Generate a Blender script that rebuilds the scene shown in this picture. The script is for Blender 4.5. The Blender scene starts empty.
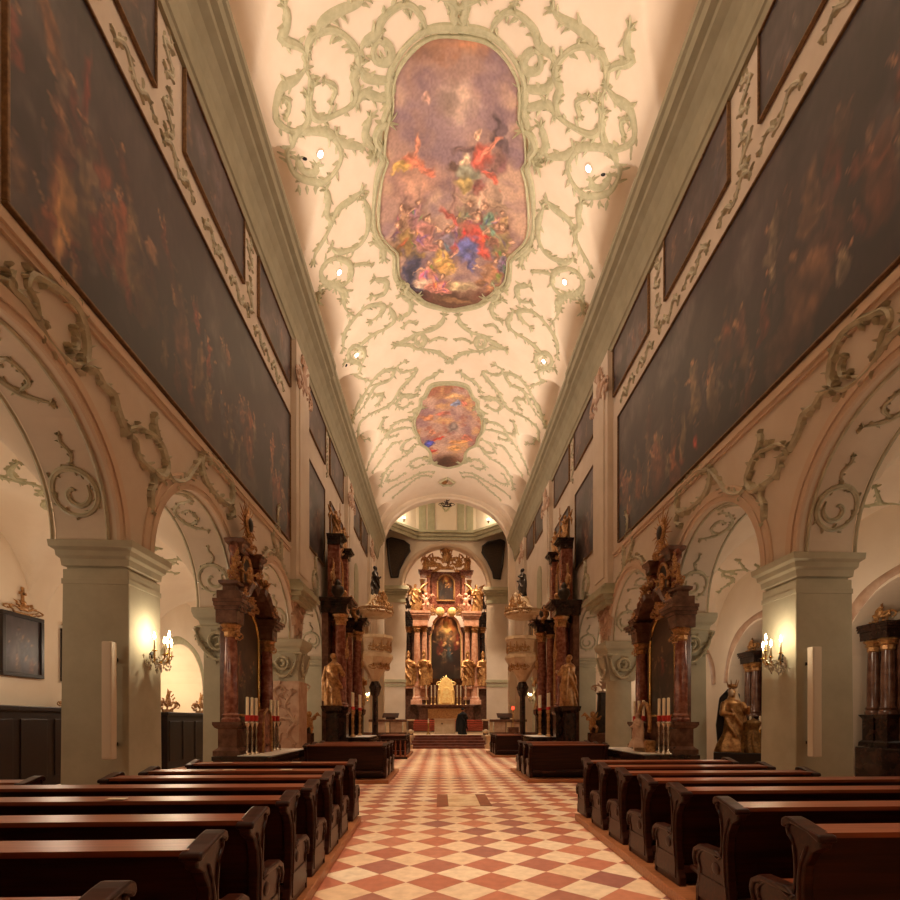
import bpy, bmesh, math, random
import numpy as np
from mathutils import Vector, Matrix
PI = math.pi
rnd = random.Random(7)
sc = bpy.context.scene
col = sc.collection

# ------------------------------------------------------------------ materials
def lin(c):
    c = np.asarray(c, dtype=float) / 255.0
    return np.where(c <= 0.04045, c / 12.92, ((c + 0.055) / 1.055) ** 2.4)

def mat(name, rgb, rough=0.6, metal=0.0, rgb2=None, scale=4.0, detail=6.0, bump=0.0, spec=0.5,
        emit=None, strength=0.0, lo=0.35, hi=0.65, trans=0.0, coat=0.0):
    m = bpy.data.materials.new(name)
    m.use_nodes = True
    nt = m.node_tree
    b = nt.nodes['Principled BSDF']
    b.inputs['Roughness'].default_value = rough
    b.inputs['Metallic'].default_value = metal
    b.inputs['Specular IOR Level'].default_value = spec
    b.inputs['Transmission Weight'].default_value = trans
    b.inputs['Coat Weight'].default_value = coat
    c1 = (*lin(rgb), 1)
    b.inputs['Base Color'].default_value = c1
    if rgb2 is not None or bump:
        tc = nt.nodes.new('ShaderNodeTexCoord')
        n = nt.nodes.new('ShaderNodeTexNoise')
        n.inputs['Scale'].default_value = scale
        n.inputs['Detail'].default_value = detail
        n.inputs['Roughness'].default_value = 0.6
        nt.links.new(tc.outputs['Object'], n.inputs['Vector'])
        if rgb2 is not None:
            r = nt.nodes.new('ShaderNodeValToRGB')
            r.color_ramp.elements[0].position = lo
            r.color_ramp.elements[1].position = hi
            r.color_ramp.elements[0].color = c1
            r.color_ramp.elements[1].color = (*lin(rgb2), 1)
            nt.links.new(n.outputs['Fac'], r.inputs['Fac'])
            nt.links.new(r.outputs['Color'], b.inputs['Base Color'])
        if bump:
            bp = nt.nodes.new('ShaderNodeBump')
            bp.inputs['Strength'].default_value = bump
            bp.inputs['Distance'].default_value = 0.02
            nt.links.new(n.outputs['Fac'], bp.inputs['Height'])
            nt.links.new(bp.outputs['Normal'], b.inputs['Normal'])
    if emit is not None:
        b.inputs['Emission Color'].default_value = (*lin(emit), 1)
        b.inputs['Emission Strength'].default_value = strength
    return m

def wood_mat(name, a, b2, rough, sx=1.2, spec=.5):
    m = mat(name, a, rough, spec=spec)
    nt = m.node_tree
    b = nt.nodes['Principled BSDF']
    tc = nt.nodes.new('ShaderNodeTexCoord')
    mp = nt.nodes.new('ShaderNodeMapping')
    mp.inputs['Scale'].default_value = (sx, 22, 22)
    n = nt.nodes.new('ShaderNodeTexNoise')
    n.inputs['Scale'].default_value = 1.5
    n.inputs['Detail'].default_value = 5
    r = nt.nodes.new('ShaderNodeValToRGB')
    r.color_ramp.elements[0].position = .35
    r.color_ramp.elements[1].position = .68
    r.color_ramp.elements[0].color = (*lin(a), 1)
    r.color_ramp.elements[1].color = (*lin(b2), 1)
    nt.links.new(tc.outputs['Object'], mp.inputs['Vector'])
    nt.links.new(mp.outputs['Vector'], n.inputs['Vector'])
    nt.links.new(n.outputs['Fac'], r.inputs['Fac'])
    nt.links.new(r.outputs['Color'], b.inputs['Base Color'])
    return m

def paint_mat(name, rough=0.35):
    m = bpy.data.materials.new(name)
    m.use_nodes = True
    nt = m.node_tree
    b = nt.nodes['Principled BSDF']
    b.inputs['Roughness'].default_value = rough
    b.inputs['Specular IOR Level'].default_value = 0.5
    a = nt.nodes.new('ShaderNodeVertexColor')
    a.layer_name = 'Col'
    nt.links.new(a.outputs['Color'], b.inputs['Base Color'])
    return m

M = dict(
    plaster=mat('plaster_cream', (238, 222, 200), .85, rgb2=(230, 212, 188), scale=.8, bump=.05),
    wall=mat('plaster_pink', (216, 200, 180), .85, rgb2=(206, 188, 166), scale=.9, bump=.06),
    pinkband=mat('moulding_pink', (208, 182, 156), .8),
    sage=mat('sage_stucco', (182, 176, 146), .8, rgb2=(166, 160, 130), scale=3),
    stucco=mat('sage_scroll', (196, 190, 156), .7, rgb2=(176, 172, 138), scale=6),
    stucco_wall=mat('scroll_wall', (200, 192, 164), .32, rgb2=(172, 165, 138), scale=6),
    cornice=mat('cornice_sage', (156, 148, 120), .75, rgb2=(144, 136, 108), scale=2),
    pier=mat('pillar_sage', (184, 177, 152), .85, rgb2=(170, 162, 138), scale=1.6, bump=.12),
    wood=wood_mat('pew_dark_wood', (38, 15, 8), (64, 29, 16), .34, spec=.3),
    ledge=wood_mat('pew_sheen_wood', (120, 60, 36), (148, 80, 50), .32),  # lighter pew wood: the ledges' lit reddish sheen is in the colour
    plank=wood_mat('platform_wood', (150, 90, 52), (176, 112, 68), .42),
    wains=wood_mat('wainscot_wood', (24, 14, 10), (40, 23, 15), .4),
    redm=mat('red_marble', (112, 56, 40), .22, rgb2=(168, 112, 88), scale=7, detail=9, lo=.42, hi=.72),
    darkm=mat('dark_marble', (34, 22, 17), .2, rgb2=(72, 48, 38), scale=5, detail=8, lo=.4, hi=.75),
    brownm=mat('brown_marble', (88, 56, 42), .25, rgb2=(130, 92, 72), scale=5, detail=8, lo=.4, hi=.75),
    pinkm=mat('pink_marble', (196, 134, 104), .3, rgb2=(226, 180, 150), scale=4, detail=8),
    creamm=mat('cream_marble', (226, 200, 164), .35, rgb2=(206, 172, 132), scale=3, detail=8),
    rocaille=mat('rocaille_stone', (172, 134, 108), .5, rgb2=(200, 168, 142), scale=3, detail=8),
    gold=mat('gilding', (206, 158, 100), .4, .5, rgb2=(136, 90, 52), scale=16, bump=.3),
    goldb=mat('bright_gilding', (254, 226, 156), .35, .35, rgb2=(236, 184, 108), scale=9, bump=.3),
    oldgold=mat('old_frame_gold', (138, 104, 66), .45, .35, rgb2=(100, 72, 44), scale=14),
    brass=mat('brass', (196, 160, 92), .25, .9),
    silver=mat('silver', (196, 182, 160), .25, .95),
    white=mat('white_linen', (240, 230, 216), .8),
    ivory=mat('candle_wax', (244, 228, 196), .5),
    red=mat('red_collar', (196, 40, 26), .5),
    black=mat('black_cloth', (12, 11, 13), .8),
    skin=mat('skin', (206, 150, 118), .6),
    hair=mat('dark_hair', (34, 24, 18), .7),
    stone=mat('pale_stone', (206, 182, 152), .6, rgb2=(188, 160, 128), scale=3),
    bronze=mat('bronze_relief', (70, 54, 40), .4, .5, rgb2=(40, 32, 26), scale=9),
    carpet=mat('red_carpet', (226, 126, 104), .9),
    stepm=mat('step_marble', (96, 44, 34), .35, rgb2=(134, 76, 58), scale=4),
    speaker=mat('speaker_white', (222, 206, 182), .6),
    iron=mat('black_iron', (20, 18, 17), .5, .3),
    crystal=mat('crystal', (255, 246, 226), .05, 0, trans=.6, spec=.9),
    bulb=mat('bulb', (255, 240, 210), .5, emit=(255, 226, 170), strength=40),
    lamp=mat('spot_glass', (255, 250, 240), .5, emit=(255, 244, 224), strength=14),
    redlamp=mat('red_lamp', (255, 40, 30), .5, emit=(255, 50, 30), strength=5),
    paint=paint_mat('oil_paint', .42),
    fresco=paint_mat('fresco_paint', .8),
    slab=mat('floor_slab_cream', (246, 216, 172), .4, rgb2=(212, 170, 124), scale=3),
    slabb=mat('floor_slab_brown', (158, 92, 62), .4, rgb2=(136, 76, 52), scale=5),
    hole=mat('vent_hole', (10, 8, 6), .9),
    glow=mat('alabaster_glow', (255, 214, 130), .4, .3),
)

# ------------------------------------------------------------------ mesh builder
class MB:
    def __init__(s):
        s.v = []; s.f = []
    def add(s, vs, fs):
        o = len(s.v)
        s.v.extend([tuple(map(float, p)) for p in vs])
        s.f.extend([tuple(i + o for i in f) for f in fs])
        return s
    def box(s, x0, x1, y0, y1, z0, z1):
        return s.add([(x0, y0, z0), (x1, y0, z0), (x1, y1, z0), (x0, y1, z0), (x0, y0, z1), (x1, y0, z1), (x1, y1, z1), (x0, y1, z1)],
                     [(0, 3, 2, 1), (4, 5, 6, 7), (0, 1, 5, 4), (1, 2, 6, 5), (2, 3, 7, 6), (3, 0, 4, 7)])
    def prism(s, poly, ax, a, b):
        # poly: list of 2D points in the plane normal to axis ax ('x': (y,z), 'y': (x,z), 'z': (x,y))
        def P(p, t):
            return {'x': (t, p[0], p[1]), 'y': (p[0], t, p[1]), 'z': (p[0], p[1], t)}[ax]
        n = len(poly)
        vs = [P(p, a) for p in poly] + [P(p, b) for p in poly]
        fs = [tuple(range(n - 1, -1, -1)), tuple(range(n, 2 * n))]
        fs += [(i, (i + 1) % n, n + (i + 1) % n, n + i) for i in range(n)]
        return s.add(vs, fs)
    def lathe(s, prof, c=(0, 0, 0), seg=16, a0=0, a1=2 * PI, sx=1, sy=1):
        full = abs(a1 - a0 - 2 * PI) < 1e-6
        n = seg if full else seg + 1
        vs = []
        for r, z in prof:
            for i in range(n):
                t = a0 + (a1 - a0) * i / seg
                vs.append((c[0] + r * math.cos(t) * sx, c[1] + r * math.sin(t) * sy, c[2] + z))
        fs = []
        for k in range(len(prof) - 1):
            for i in range(n if full else n - 1):
                j = (i + 1) % n
                fs.append((k * n + i, k * n + j, (k + 1) * n + j, (k + 1) * n + i))
        if full:
            fs.append(tuple(range(n - 1, -1, -1)))
            fs.append(tuple((len(prof) - 1) * n + i for i in range(n)))
        return s.add(vs, fs)
    def sq(s, prof, c=(0, 0, 0), dx=0.0, dy=0.0):
        # square stack: prof = (half offset, z); half sizes dx+o, dy+o
        vs = []
        for o, z in prof:
            a, b = dx + o, dy + o
            vs += [(c[0] - a, c[1] - b, c[2] + z), (c[0] + a, c[1] - b, c[2] + z), (c[0] + a, c[1] + b, c[2] + z), (c[0] - a, c[1] + b, c[2] + z)]
        fs = [(3, 2, 1, 0)]
        for k in range(len(prof) - 1):
            for i in range(4):
                j = (i + 1) % 4
                fs.append((k * 4 + i, k * 4 + j, k * 4 + 4 + j, k * 4 + 4 + i))
        n = 4 * (len(prof) - 1)
        fs.append((n, n + 1, n + 2, n + 3))
        return s.add(vs, fs)
    def tube(s, pts, r, seg=8, taper=None):
        pts = [Vector(p) for p in pts]
        n = len(pts)
        vs = []
        up = Vector((0, 0, 1))
        for i, p in enumerate(pts):
            t = (pts[min(i + 1, n - 1)] - pts[max(i - 1, 0)])
            t = t.normalized() if t.length > 1e-9 else Vector((0, 0, 1))
            ref = up if abs(t.z) < .95 else Vector((1, 0, 0))
            a = t.cross(ref).normalized(); b = t.cross(a).normalized()
            rr = r[i] if isinstance(r, (list, tuple)) else r
            for k in range(seg):
                th = 2 * PI * k / seg
                vs.append(p + a * (rr * math.cos(th)) + b * (rr * math.sin(th)))
        fs = []
        for i in range(n - 1):
            for k in range(seg):
                j = (k + 1) % seg
                fs.append((i * seg + k, (i + 1) * seg + k, (i + 1) * seg + j, i * seg + j))
        fs.append(tuple(range(seg))); fs.append(tuple((n - 1) * seg + k for k in range(seg - 1, -1, -1)))
        return s.add(vs, fs)
    def ball(s, c, r, seg=12, rings=8):
        rx, ry, rz = (r, r, r) if not isinstance(r, (tuple, list)) else r
        prof = [(math.sin(PI * k / rings), -math.cos(PI * k / rings)) for k in range(rings + 1)]
        prof[0] = (.02, -1); prof[-1] = (.02, 1)
        vs = []
        for a, z in prof:
            for i in range(seg):
                t = 2 * PI * i / seg
                vs.append((c[0] + rx * a * math.cos(t), c[1] + ry * a * math.sin(t), c[2] + rz * z))
        fs = []
        for k in range(rings):
            for i in range(seg):
                j = (i + 1) % seg
                fs.append((k * seg + i, k * seg + j, (k + 1) * seg + j, (k + 1) * seg + i))
        fs.append(tuple(range(seg - 1, -1, -1))); fs.append(tuple(rings * seg + i for i in range(seg)))
        return s.add(vs, fs)
    def xf(s, mtx):
        s.v = [tuple(mtx @ Vector(p)) for p in s.v]
        return s
    def mesh(s, name):
        me = bpy.data.meshes.new(name)
        me.from_pydata(s.v, [], s.f)
        me.validate()
        return me
    def build(s, name, m, parent=None, loc=None, rot=0, smooth=False, bevel=0, angle=None):
        me = s.mesh(name)
        if m: me.materials.append(M[m] if isinstance(m, str) else m)
        if smooth:
            for p in me.polygons: p.use_smooth = True
            if angle: me.set_sharp_from_angle(angle=math.radians(angle))
        o = bpy.data.objects.new(name, me)
        col.objects.link(o)
        if parent: o.parent = parent
        if loc: o.location = loc
        o.rotation_euler.z = rot
        if bevel:
            b = o.modifiers.new('bevel', 'BEVEL'); b.width = bevel; b.segments = 2; b.limit_method = 'ANGLE'
        return o

def tag(o, label=None, cat=None, group=None, kind=None):
    if label: o['label'] = label
    if cat: o['category'] = cat
    if group: o['group'] = group
    if kind: o['kind'] = kind
    return o

def thing(name, label, cat, loc=(0, 0, 0), rotz=0, group=None):
    o = bpy.data.objects.new(name, None)
    o.empty_display_size = .1
    col.objects.link(o)
    o.location = loc; o.rotation_euler.z = rotz
    return tag(o, label, cat, group)

def use(me, name, parent=None, loc=(0, 0, 0), rot=0, scale=1, m=None):
    o = bpy.data.objects.new(name, me)
    col.objects.link(o)
    o.parent = parent; o.location = loc; o.rotation_euler.z = rot
    o.scale = (scale,) * 3 if not isinstance(scale, (tuple, list)) else scale
    return o

def dup(root, loc=None, rotz=None, label=None, group=None):
    r = root.copy(); col.objects.link(r)
    if loc is not None: r.location = loc
    if rotz is not None: r.rotation_euler.z = rotz
    if label: r['label'] = label
    if group: r['group'] = group
    for ch in list(root.children):
        c = ch.copy(); col.objects.link(c); c.parent = r
        for g in list(ch.children):
            d = g.copy(); col.objects.link(d); d.parent = c
    return r

def cr(pts, step=.05):
    """Catmull-Rom resampling of a polyline of vectors"""
    P = [Vector(p) for p in pts]
    if len(P) < 3:
        n = max(2, int((P[1] - P[0]).length / step))
        return [P[0].lerp(P[1], i / n) for i in range(n + 1)]
    closed = (P[0] - P[-1]).length < 1e-4
    out = []
    n = len(P)
    for i in range(n - 1):
        p1, p2 = P[i], P[i + 1]
        p0 = P[i - 1] if i else (P[-2] if closed else p1 * 2 - p2)
        p3 = P[i + 2] if i + 2 < n else (P[1] if closed else p2 * 2 - p1)
        k = max(2, int((p2 - p1).length / step))
        for j in range(k):
            t = j / k
            out.append(.5 * ((2 * p1) + (p2 - p0) * t + (2 * p0 - 5 * p1 + 4 * p2 - p3) * t * t + (3 * p1 - p0 - 3 * p2 + p3) * t ** 3))
    out.append(P[-1])
    return out

def stroke(mb, pts2, fn, w, h, leaf=1.0, step=.06, taper=True, curl=False):
    """raised stucco band along 2D points mapped onto a surface; fn(u,v) -> (point, inward normal)"""
    pl = cr([(p[0], p[1], 0) for p in pts2], step)
    n = len(pl)
    P = []; N = []
    for p in pl:
        a, b = fn(p.x, p.y); P.append(Vector(a)); N.append(Vector(b))
    sec = [(-1, -.1), (-.75, .62), (-.3, .72), (0, 1), (.3, .72), (.75, .62), (1, -.1)]
    vs = []
    side = []
    closed = (P[0] - P[-1]).length < 1e-3
    for i in range(n):
        t = (P[min(i + 1, n - 1)] - P[max(i - 1, 0)]).normalized()
        sd = N[i].cross(t).normalized()
        side.append((t, sd))
        u = i / max(1, n - 1)
        k = 1.0
        if taper and not closed:
            k = max(.18, min(1, u * 5 + .25, (1 - u) * 5 + .25))
        k *= .8 + .2 * math.sin(u * n * step * 3.3)
        for a, b in sec:
            vs.append(P[i] + sd * (a * w * k) + N[i] * (b * h * (.5 + .5 * k)))
    m = len(sec)
    fs = []
    for i in range(n - 1):
        for j in range(m - 1):
            fs.append((i * m + j, i * m + j + 1, (i + 1) * m + j + 1, (i + 1) * m + j))
    mb.add(vs, fs)
    def leaf_at(b0, dirv, crv, nn, L, wl):
        # a curling acanthus leaf: ridge and two edges over five stations
        v = []; c0 = b0; dv = dirv.normalized()
        for j in range(5):
            q = j / 4
            ww = wl * (.55 + 1.3 * q * (1 - q) * 1.6) * (1 - q * .92)
            sdv = nn.cross(dv).normalized()
            hh = h * (.45 + .5 * math.sin(q * 2.6))
            v += [c0 - sdv * ww, c0 + nn * hh, c0 + sdv * ww]
            dv = (dv + crv * .38).normalized()
            c0 = c0 + dv * (L / 4)
        f = []
        for j in range(4):
            for e in range(2): f.append((j * 3 + e, j * 3 + e + 1, j * 3 + 4 + e, j * 3 + 3 + e))
        mb.add(v, f)
    if leaf:
        if not closed and n > 6:
            for i in (1, n - 2):
                t, sd = side[i]; d = -1 if i == 1 else 1
                for a in (-.7, -.25, .25, .7):
                    leaf_at(P[i], t * d + sd * a, sd * (a * .9), N[i], w * rnd.uniform(1.4, 2.2) * leaf, w * .6)
        dist = 0; sgn = 1
        for i in range(1, n - 1):
            dist += (P[i] - P[i - 1]).length
            if dist > w * 1.5 / leaf * rnd.uniform(.75, 1.4):
                dist = 0; sgn = -sgn if rnd.random() < .7 else sgn
                t, sd = side[i]
                L = w * rnd.uniform(.9, 1.9) * leaf
                k0 = i / max(1, n - 1)
                L *= 1 if closed else min(1, .45 + 2.2 * min(k0, 1 - k0))
                leaf_at(P[i] + sd * sgn * w * .5, sd * sgn * .5 + t * rnd.uniform(.8, 1.2), (t * -.25 + sd * sgn * rnd.uniform(.0, .7)), N[i], L * 1.15, w * rnd.uniform(.55, .8))
        # curled ends
    return mb

# ------------------------------------------------------------------ painted canvases
def vnoise(U, V, sc_, seed):
    r = np.random.RandomState(seed)
    G = r.rand(64, 64)
    x = U / sc_ + 11.3; y = V / sc_ + 7.7
    xi = np.floor(x).astype(int); yi = np.floor(y).astype(int)
    fx = x - xi; fy = y - yi
    fx = fx * fx * (3 - 2 * fx); fy = fy * fy * (3 - 2 * fy)
    g = lambda a, b: G[a % 64, b % 64]
    return (g(xi, yi) * (1 - fx) + g(xi + 1, yi) * fx) * (1 - fy) + (g(xi, yi + 1) * (1 - fx) + g(xi + 1, yi + 1) * fx) * fy

class Paint:
    def __init__(s, U, V, seed=1):
        s.U, s.V = U, V
        s.C = np.zeros((len(U), 3))
        s.r = random.Random(seed); s.seed = seed
        # domain warp so that every brushed shape gets an irregular edge
        k = max(.35, min(1.0, (U.max() - U.min()) / 5))
        s.WU = U + k * (.34 * (vnoise(U, V, .55 * k, seed + 40) - .5) + .2 * (vnoise(U, V, .2 * k, seed + 41) - .5) + .1 * (vnoise(U, V, .09 * k, seed + 44) - .5))
        s.WV = V + k * (.34 * (vnoise(U, V, .55 * k, seed + 42) - .5) + .2 * (vnoise(U, V, .2 * k, seed + 43) - .5) + .1 * (vnoise(U, V, .09 * k, seed + 45) - .5))
    def fill(s, c): s.C[:] = c
    def grad(s, c0, c1, v0, v1):
        t = np.clip((s.V - v0) / (v1 - v0), 0, 1)[:, None]
        s.C = np.asarray(c0) * (1 - t) + np.asarray(c1) * t
    def cloud(s, c, size, thr, a, seed=None, stretch=1.0):
        sd = s.seed if seed is None else seed
        n = vnoise(s.U / stretch, s.V, size, sd) * .55 + vnoise(s.U / stretch, s.V, size * .45, sd + 1) * .3 + vnoise(s.U, s.V, size * .2, sd + 2) * .15
        m = (np.clip((n - thr) / .18, 0, 1) * a)[:, None]
        s.C = s.C * (1 - m) + np.asarray(c) * m
    def blob(s, x, y, rx, ry, ang, c, soft=.35, a=1.0):
        dx = s.WU - x; dy = s.WV - y
        if rx < .16: dx = .5 * dx + .5 * (s.U - x); dy = .5 * dy + .5 * (s.V - y)
        k = np.abs(dx) + np.abs(dy) < (rx + ry) * 1.6
        if not k.any(): return
        dx = dx[k]; dy = dy[k]
        ca, sa = math.cos(ang), math.sin(ang)
        p = (dx * ca + dy * sa) / rx; q = (-dx * sa + dy * ca) / ry
        d = np.sqrt(p * p + q * q)
        m = (np.clip((1 - d) / soft, 0, 1) * a)[:, None]
        sh = (1 + .2 * np.sin(p * 4.5 + q * 2.5 + x * 9) + .12 * np.sin(q * 7 - p * 3 + y * 7))[:, None]
        s.C[k] = s.C[k] * (1 - m) + np.clip(np.asarray(c) * sh, 0, 255) * m
    def fig(s, x, y, h, robe, skin=(206, 150, 110), lean=0.0, a=1.0, dark=(40, 26, 20)):
        r = s.r
        s.blob(x + .04 * h, y + .3 * h, .3 * h, .44 * h, lean, dark, .5, .55 * a)
        s.blob(x, y + .26 * h, .2 * h, .34 * h, lean, robe, .3, a)
        s.blob(x + lean * -.2 * h, y + .6 * h, .15 * h, .2 * h, lean, [min(255, c * 1.15) for c in robe], .3, a)
        s.blob(x + r.uniform(-.12, .12) * h, y + .1 * h, .24 * h, .1 * h, r.uniform(-.4, .4), [c * .75 for c in robe], .4, a)
        d = r.choice((-1, 1))
        s.blob(x + d * .2 * h, y + .62 * h, .15 * h, .045 * h, d * r.uniform(.2, .9), skin, .3, a)
        hx = x - lean * .35 * h; hy = y + .86 * h
        s.blob(hx, hy + .02 * h, .085 * h, .1 * h, 0, dark, .3, a)
        s.blob(hx - d * .01 * h, hy - .01 * h, .066 * h, .085 * h, 0, skin, .3, a)
    def grain(s, amt, size=.06, stretch=.4):
        n = vnoise(s.U, s.V * stretch, size, s.seed + 9)[:, None]
        s.C = np.clip(s.C * (1 + amt * (n - .5) * 2), 0, 255)

def canvas_mesh(name, nu, nv, posfn, uvfn, painter, m='paint', flip=False):
    """grid; posfn(i/nu, j/nv) -> xyz ; uvfn -> metric uv for the painter"""
    vs = []; U = []; V = []
    for j in range(nv + 1):
        for i in range(nu + 1):
            a, b = i / nu, j / nv
            vs.append(posfn(a, b)); u, v = uvfn(a, b); U.append(u); V.append(v)
    fs = []
    for j in range(nv):
        for i in range(nu):
            q = (j * (nu + 1) + i, j * (nu + 1) + i + 1, (j + 1) * (nu + 1) + i + 1, (j + 1) * (nu + 1) + i)
            fs.append(q[::-1] if flip else q)
    me = bpy.data.meshes.new(name)
    me.from_pydata(vs, [], fs)
    P = Paint(np.array(U), np.array(V), painter[1])
    painter[0](P)
    c = np.ones((len(vs), 4)); c[:, :3] = lin(np.clip(P.C, 0, 255))
    at = me.color_attributes.new('Col', 'FLOAT_COLOR', 'POINT')
    at.data.foreach_set('color', c.astype(np.float32).ravel())
    me.materials.append(M[m])
    for p in me.polygons: p.use_smooth = True
    return me

# ------------------------------------------------------------------ sculpted figures (one continuous skin)
def remesh(mb, name, voxel, smooth=2):
    me = mb.mesh(name)
    o = bpy.data.objects.new(name, me); col.objects.link(o)
    r = o.modifiers.new('r', 'REMESH'); r.mode = 'VOXEL'; r.voxel_size = voxel
    if smooth:
        q = o.modifiers.new('s', 'SMOOTH'); q.iterations = smooth; q.factor = .5
    dg = bpy.context.evaluated_depsgraph_get()
    out = bpy.data.meshes.new_from_object(o.evaluated_get(dg))
    out.name = name
    bpy.data.objects.remove(o); bpy.data.meshes.remove(me)
    for p in out.polygons: p.use_smooth = True
    return out

def robe_rings(mb, h, seed, base=.2, folds=7, hip=.145, z1=.82, sway=.03, arch=True):
    r = random.Random(seed)
    ph = r.uniform(0, 6)
    prof = [(0, base), (.12, base * .92), (.3, hip * 1.12), (.48, hip), (.58, hip * .82), (.68, hip * .95), (.76, hip * 1.05), (.81, hip * .75), (.84, .05), (.87, .042)]
    seg = 28
    vs = []
    for z, ra in prof:
        k = max(0, 1 - z / .8)
        ox = sway * math.sin(z * 4.2)
        for i in range(seg):
            t = 2 * PI * i / seg
            rr = ra * (1 + k * (.13 * math.sin(folds * t + ph + z * 3) + .07 * math.sin((folds + 4) * t - ph)))
            vs.append(((ox + rr * math.cos(t)) * h, rr * .74 * math.sin(t) * h, z * h))
    fs = []
    for q in range(len(prof) - 1):
        for i in range(seg):
            j = (i + 1) % seg
            fs.append((q * seg + i, q * seg + j, (q + 1) * seg + j, (q + 1) * seg + i))
    fs.append(tuple(range(seg - 1, -1, -1))); fs.append(tuple((len(prof) - 1) * seg + i for i in range(seg)))
    mb.add(vs, fs)

def figure_mb(h=1.0, seed=1, larm=None, rarm=None, hat=False, wings=False, base=.2, head=True):
    mb = MB()
    robe_rings(mb, h, seed, base)
    ox = .03 * math.sin(.8 * 4.2)
    if head:
        mb.ball(((ox) * h, -.012 * h, .925 * h), (.05 * h, .058 * h, .07 * h))
        mb.ball(((ox) * h, -.068 * h, .918 * h), (.011 * h, .016 * h, .016 * h), 8, 6)   # nose
        mb.ball(((ox) * h, .012 * h, .945 * h), (.057 * h, .06 * h, .06 * h))            # hair
        mb.ball(((ox) * h, -.045 * h, .875 * h), (.03 * h, .03 * h, .04 * h), 8, 6)      # chin / beard
    if hat:
        mb.prism([(-.055 * h + ox * h, .965 * h), (.055 * h + ox * h, .965 * h), (.06 * h + ox * h, 1.03 * h), (ox * h, 1.12 * h), (-.06 * h + ox * h, 1.03 * h)], 'y', -.035 * h, .04 * h)
    la = larm or [(-.13, 0, .77), (-.2, -.06, .6), (-.09, -.17, .58)]
    ra = rarm or [(.14, 0, .77), (.22, -.04, .62), (.16, -.17, .68)]
    for arm in (la, ra):
        p = [tuple(c * h for c in q) for q in arm]
        mb.tube([p[0], p[1]], [.05 * h, .045 * h], 8)
        mb.tube([p[1], p[2]], [.05 * h, .028 * h], 8)
        mb.ball(p[1], .045 * h, 8, 6)
        mb.ball(p[2], (.026 * h, .026 * h, .034 * h), 8, 6)
    # cloak fall and diagonal drapery folds
    for q in range(4):
        a0 = q * 1.1 + seed; pts = []
        for j in range(7):
            u = j / 6; a = a0 + u * 1.9; zz = .66 - u * (.5 - q * .05); ra = .13 + .06 * u
            pts.append((ra * math.cos(a) * h, ra * .8 * math.sin(a) * h, zz * h))
        mb.tube(pts, [.014 * h, .024 * h, .028 * h, .03 * h, .03 * h, .028 * h, .016 * h], 6)
    mb.tube([(.12 * h, .05 * h, .76 * h), (.19 * h, .05 * h, .5 * h), (.2 * h, .04 * h, .1 * h)], [.05 * h, .07 * h, .06 * h], 8)
    if wings:
        for s in (-1, 1):
            mb.tube([(s * .07 * h, .06 * h, .72 * h), (s * .25 * h, .16 * h, .95 * h), (s * .42 * h, .2 * h, 1.08 * h)], [.04 * h, .06 * h, .015 * h], 8)
            mb.tube([(s * .2 * h, .15 * h, .86 * h), (s * .33 * h, .18 * h, .72 * h), (s * .34 * h, .18 * h, .5 * h)], [.05 * h, .05 * h, .012 * h], 8)
    return mb

_cache = {}
def figure(seed, m, **kw):
    key = (seed, m, tuple(sorted((k, str(v)) for k, v in kw.items())))
    if key not in _cache:
        me = remesh(figure_mb(1.0, seed, **kw), 'statue_figure', .014)
        me.materials.append(M[m])
        _cache[key] = me
    return _cache[key]

def putto(m, seed=3):
    key = ('putto', m, seed)
    if key not in _cache:
        r = random.Random(seed)
        mb = MB()
        mb.ball((0, 0, .45), (.17, .15, .25)); mb.ball((0, -.03, .82), (.13, .13, .15))
        mb.ball((0, -.15, .8), (.03, .04, .03), 8, 6)
        for s in (-1, 1):
            mb.tube([(s * .15, 0, .58), (s * .3, -.1, .6 + r.uniform(-.1, .2)), (s * .34, -.25, .7 + r.uniform(-.2, .2))], [.065, .06, .045], 8)
            mb.tube([(s * .09, 0, .28), (s * .17, -.2, .14), (s * .13, -.14, -.08)], [.1, .085, .05], 8)
            mb.tube([(s * .08, .1, .6), (s * .34, .2, .85), (s * .5, .22, .7)], [.05, .1, .02], 8)
        me = remesh(mb, 'putto', .025); me.materials.append(M[m]); _cache[key] = me
    return _cache[key]

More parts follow.
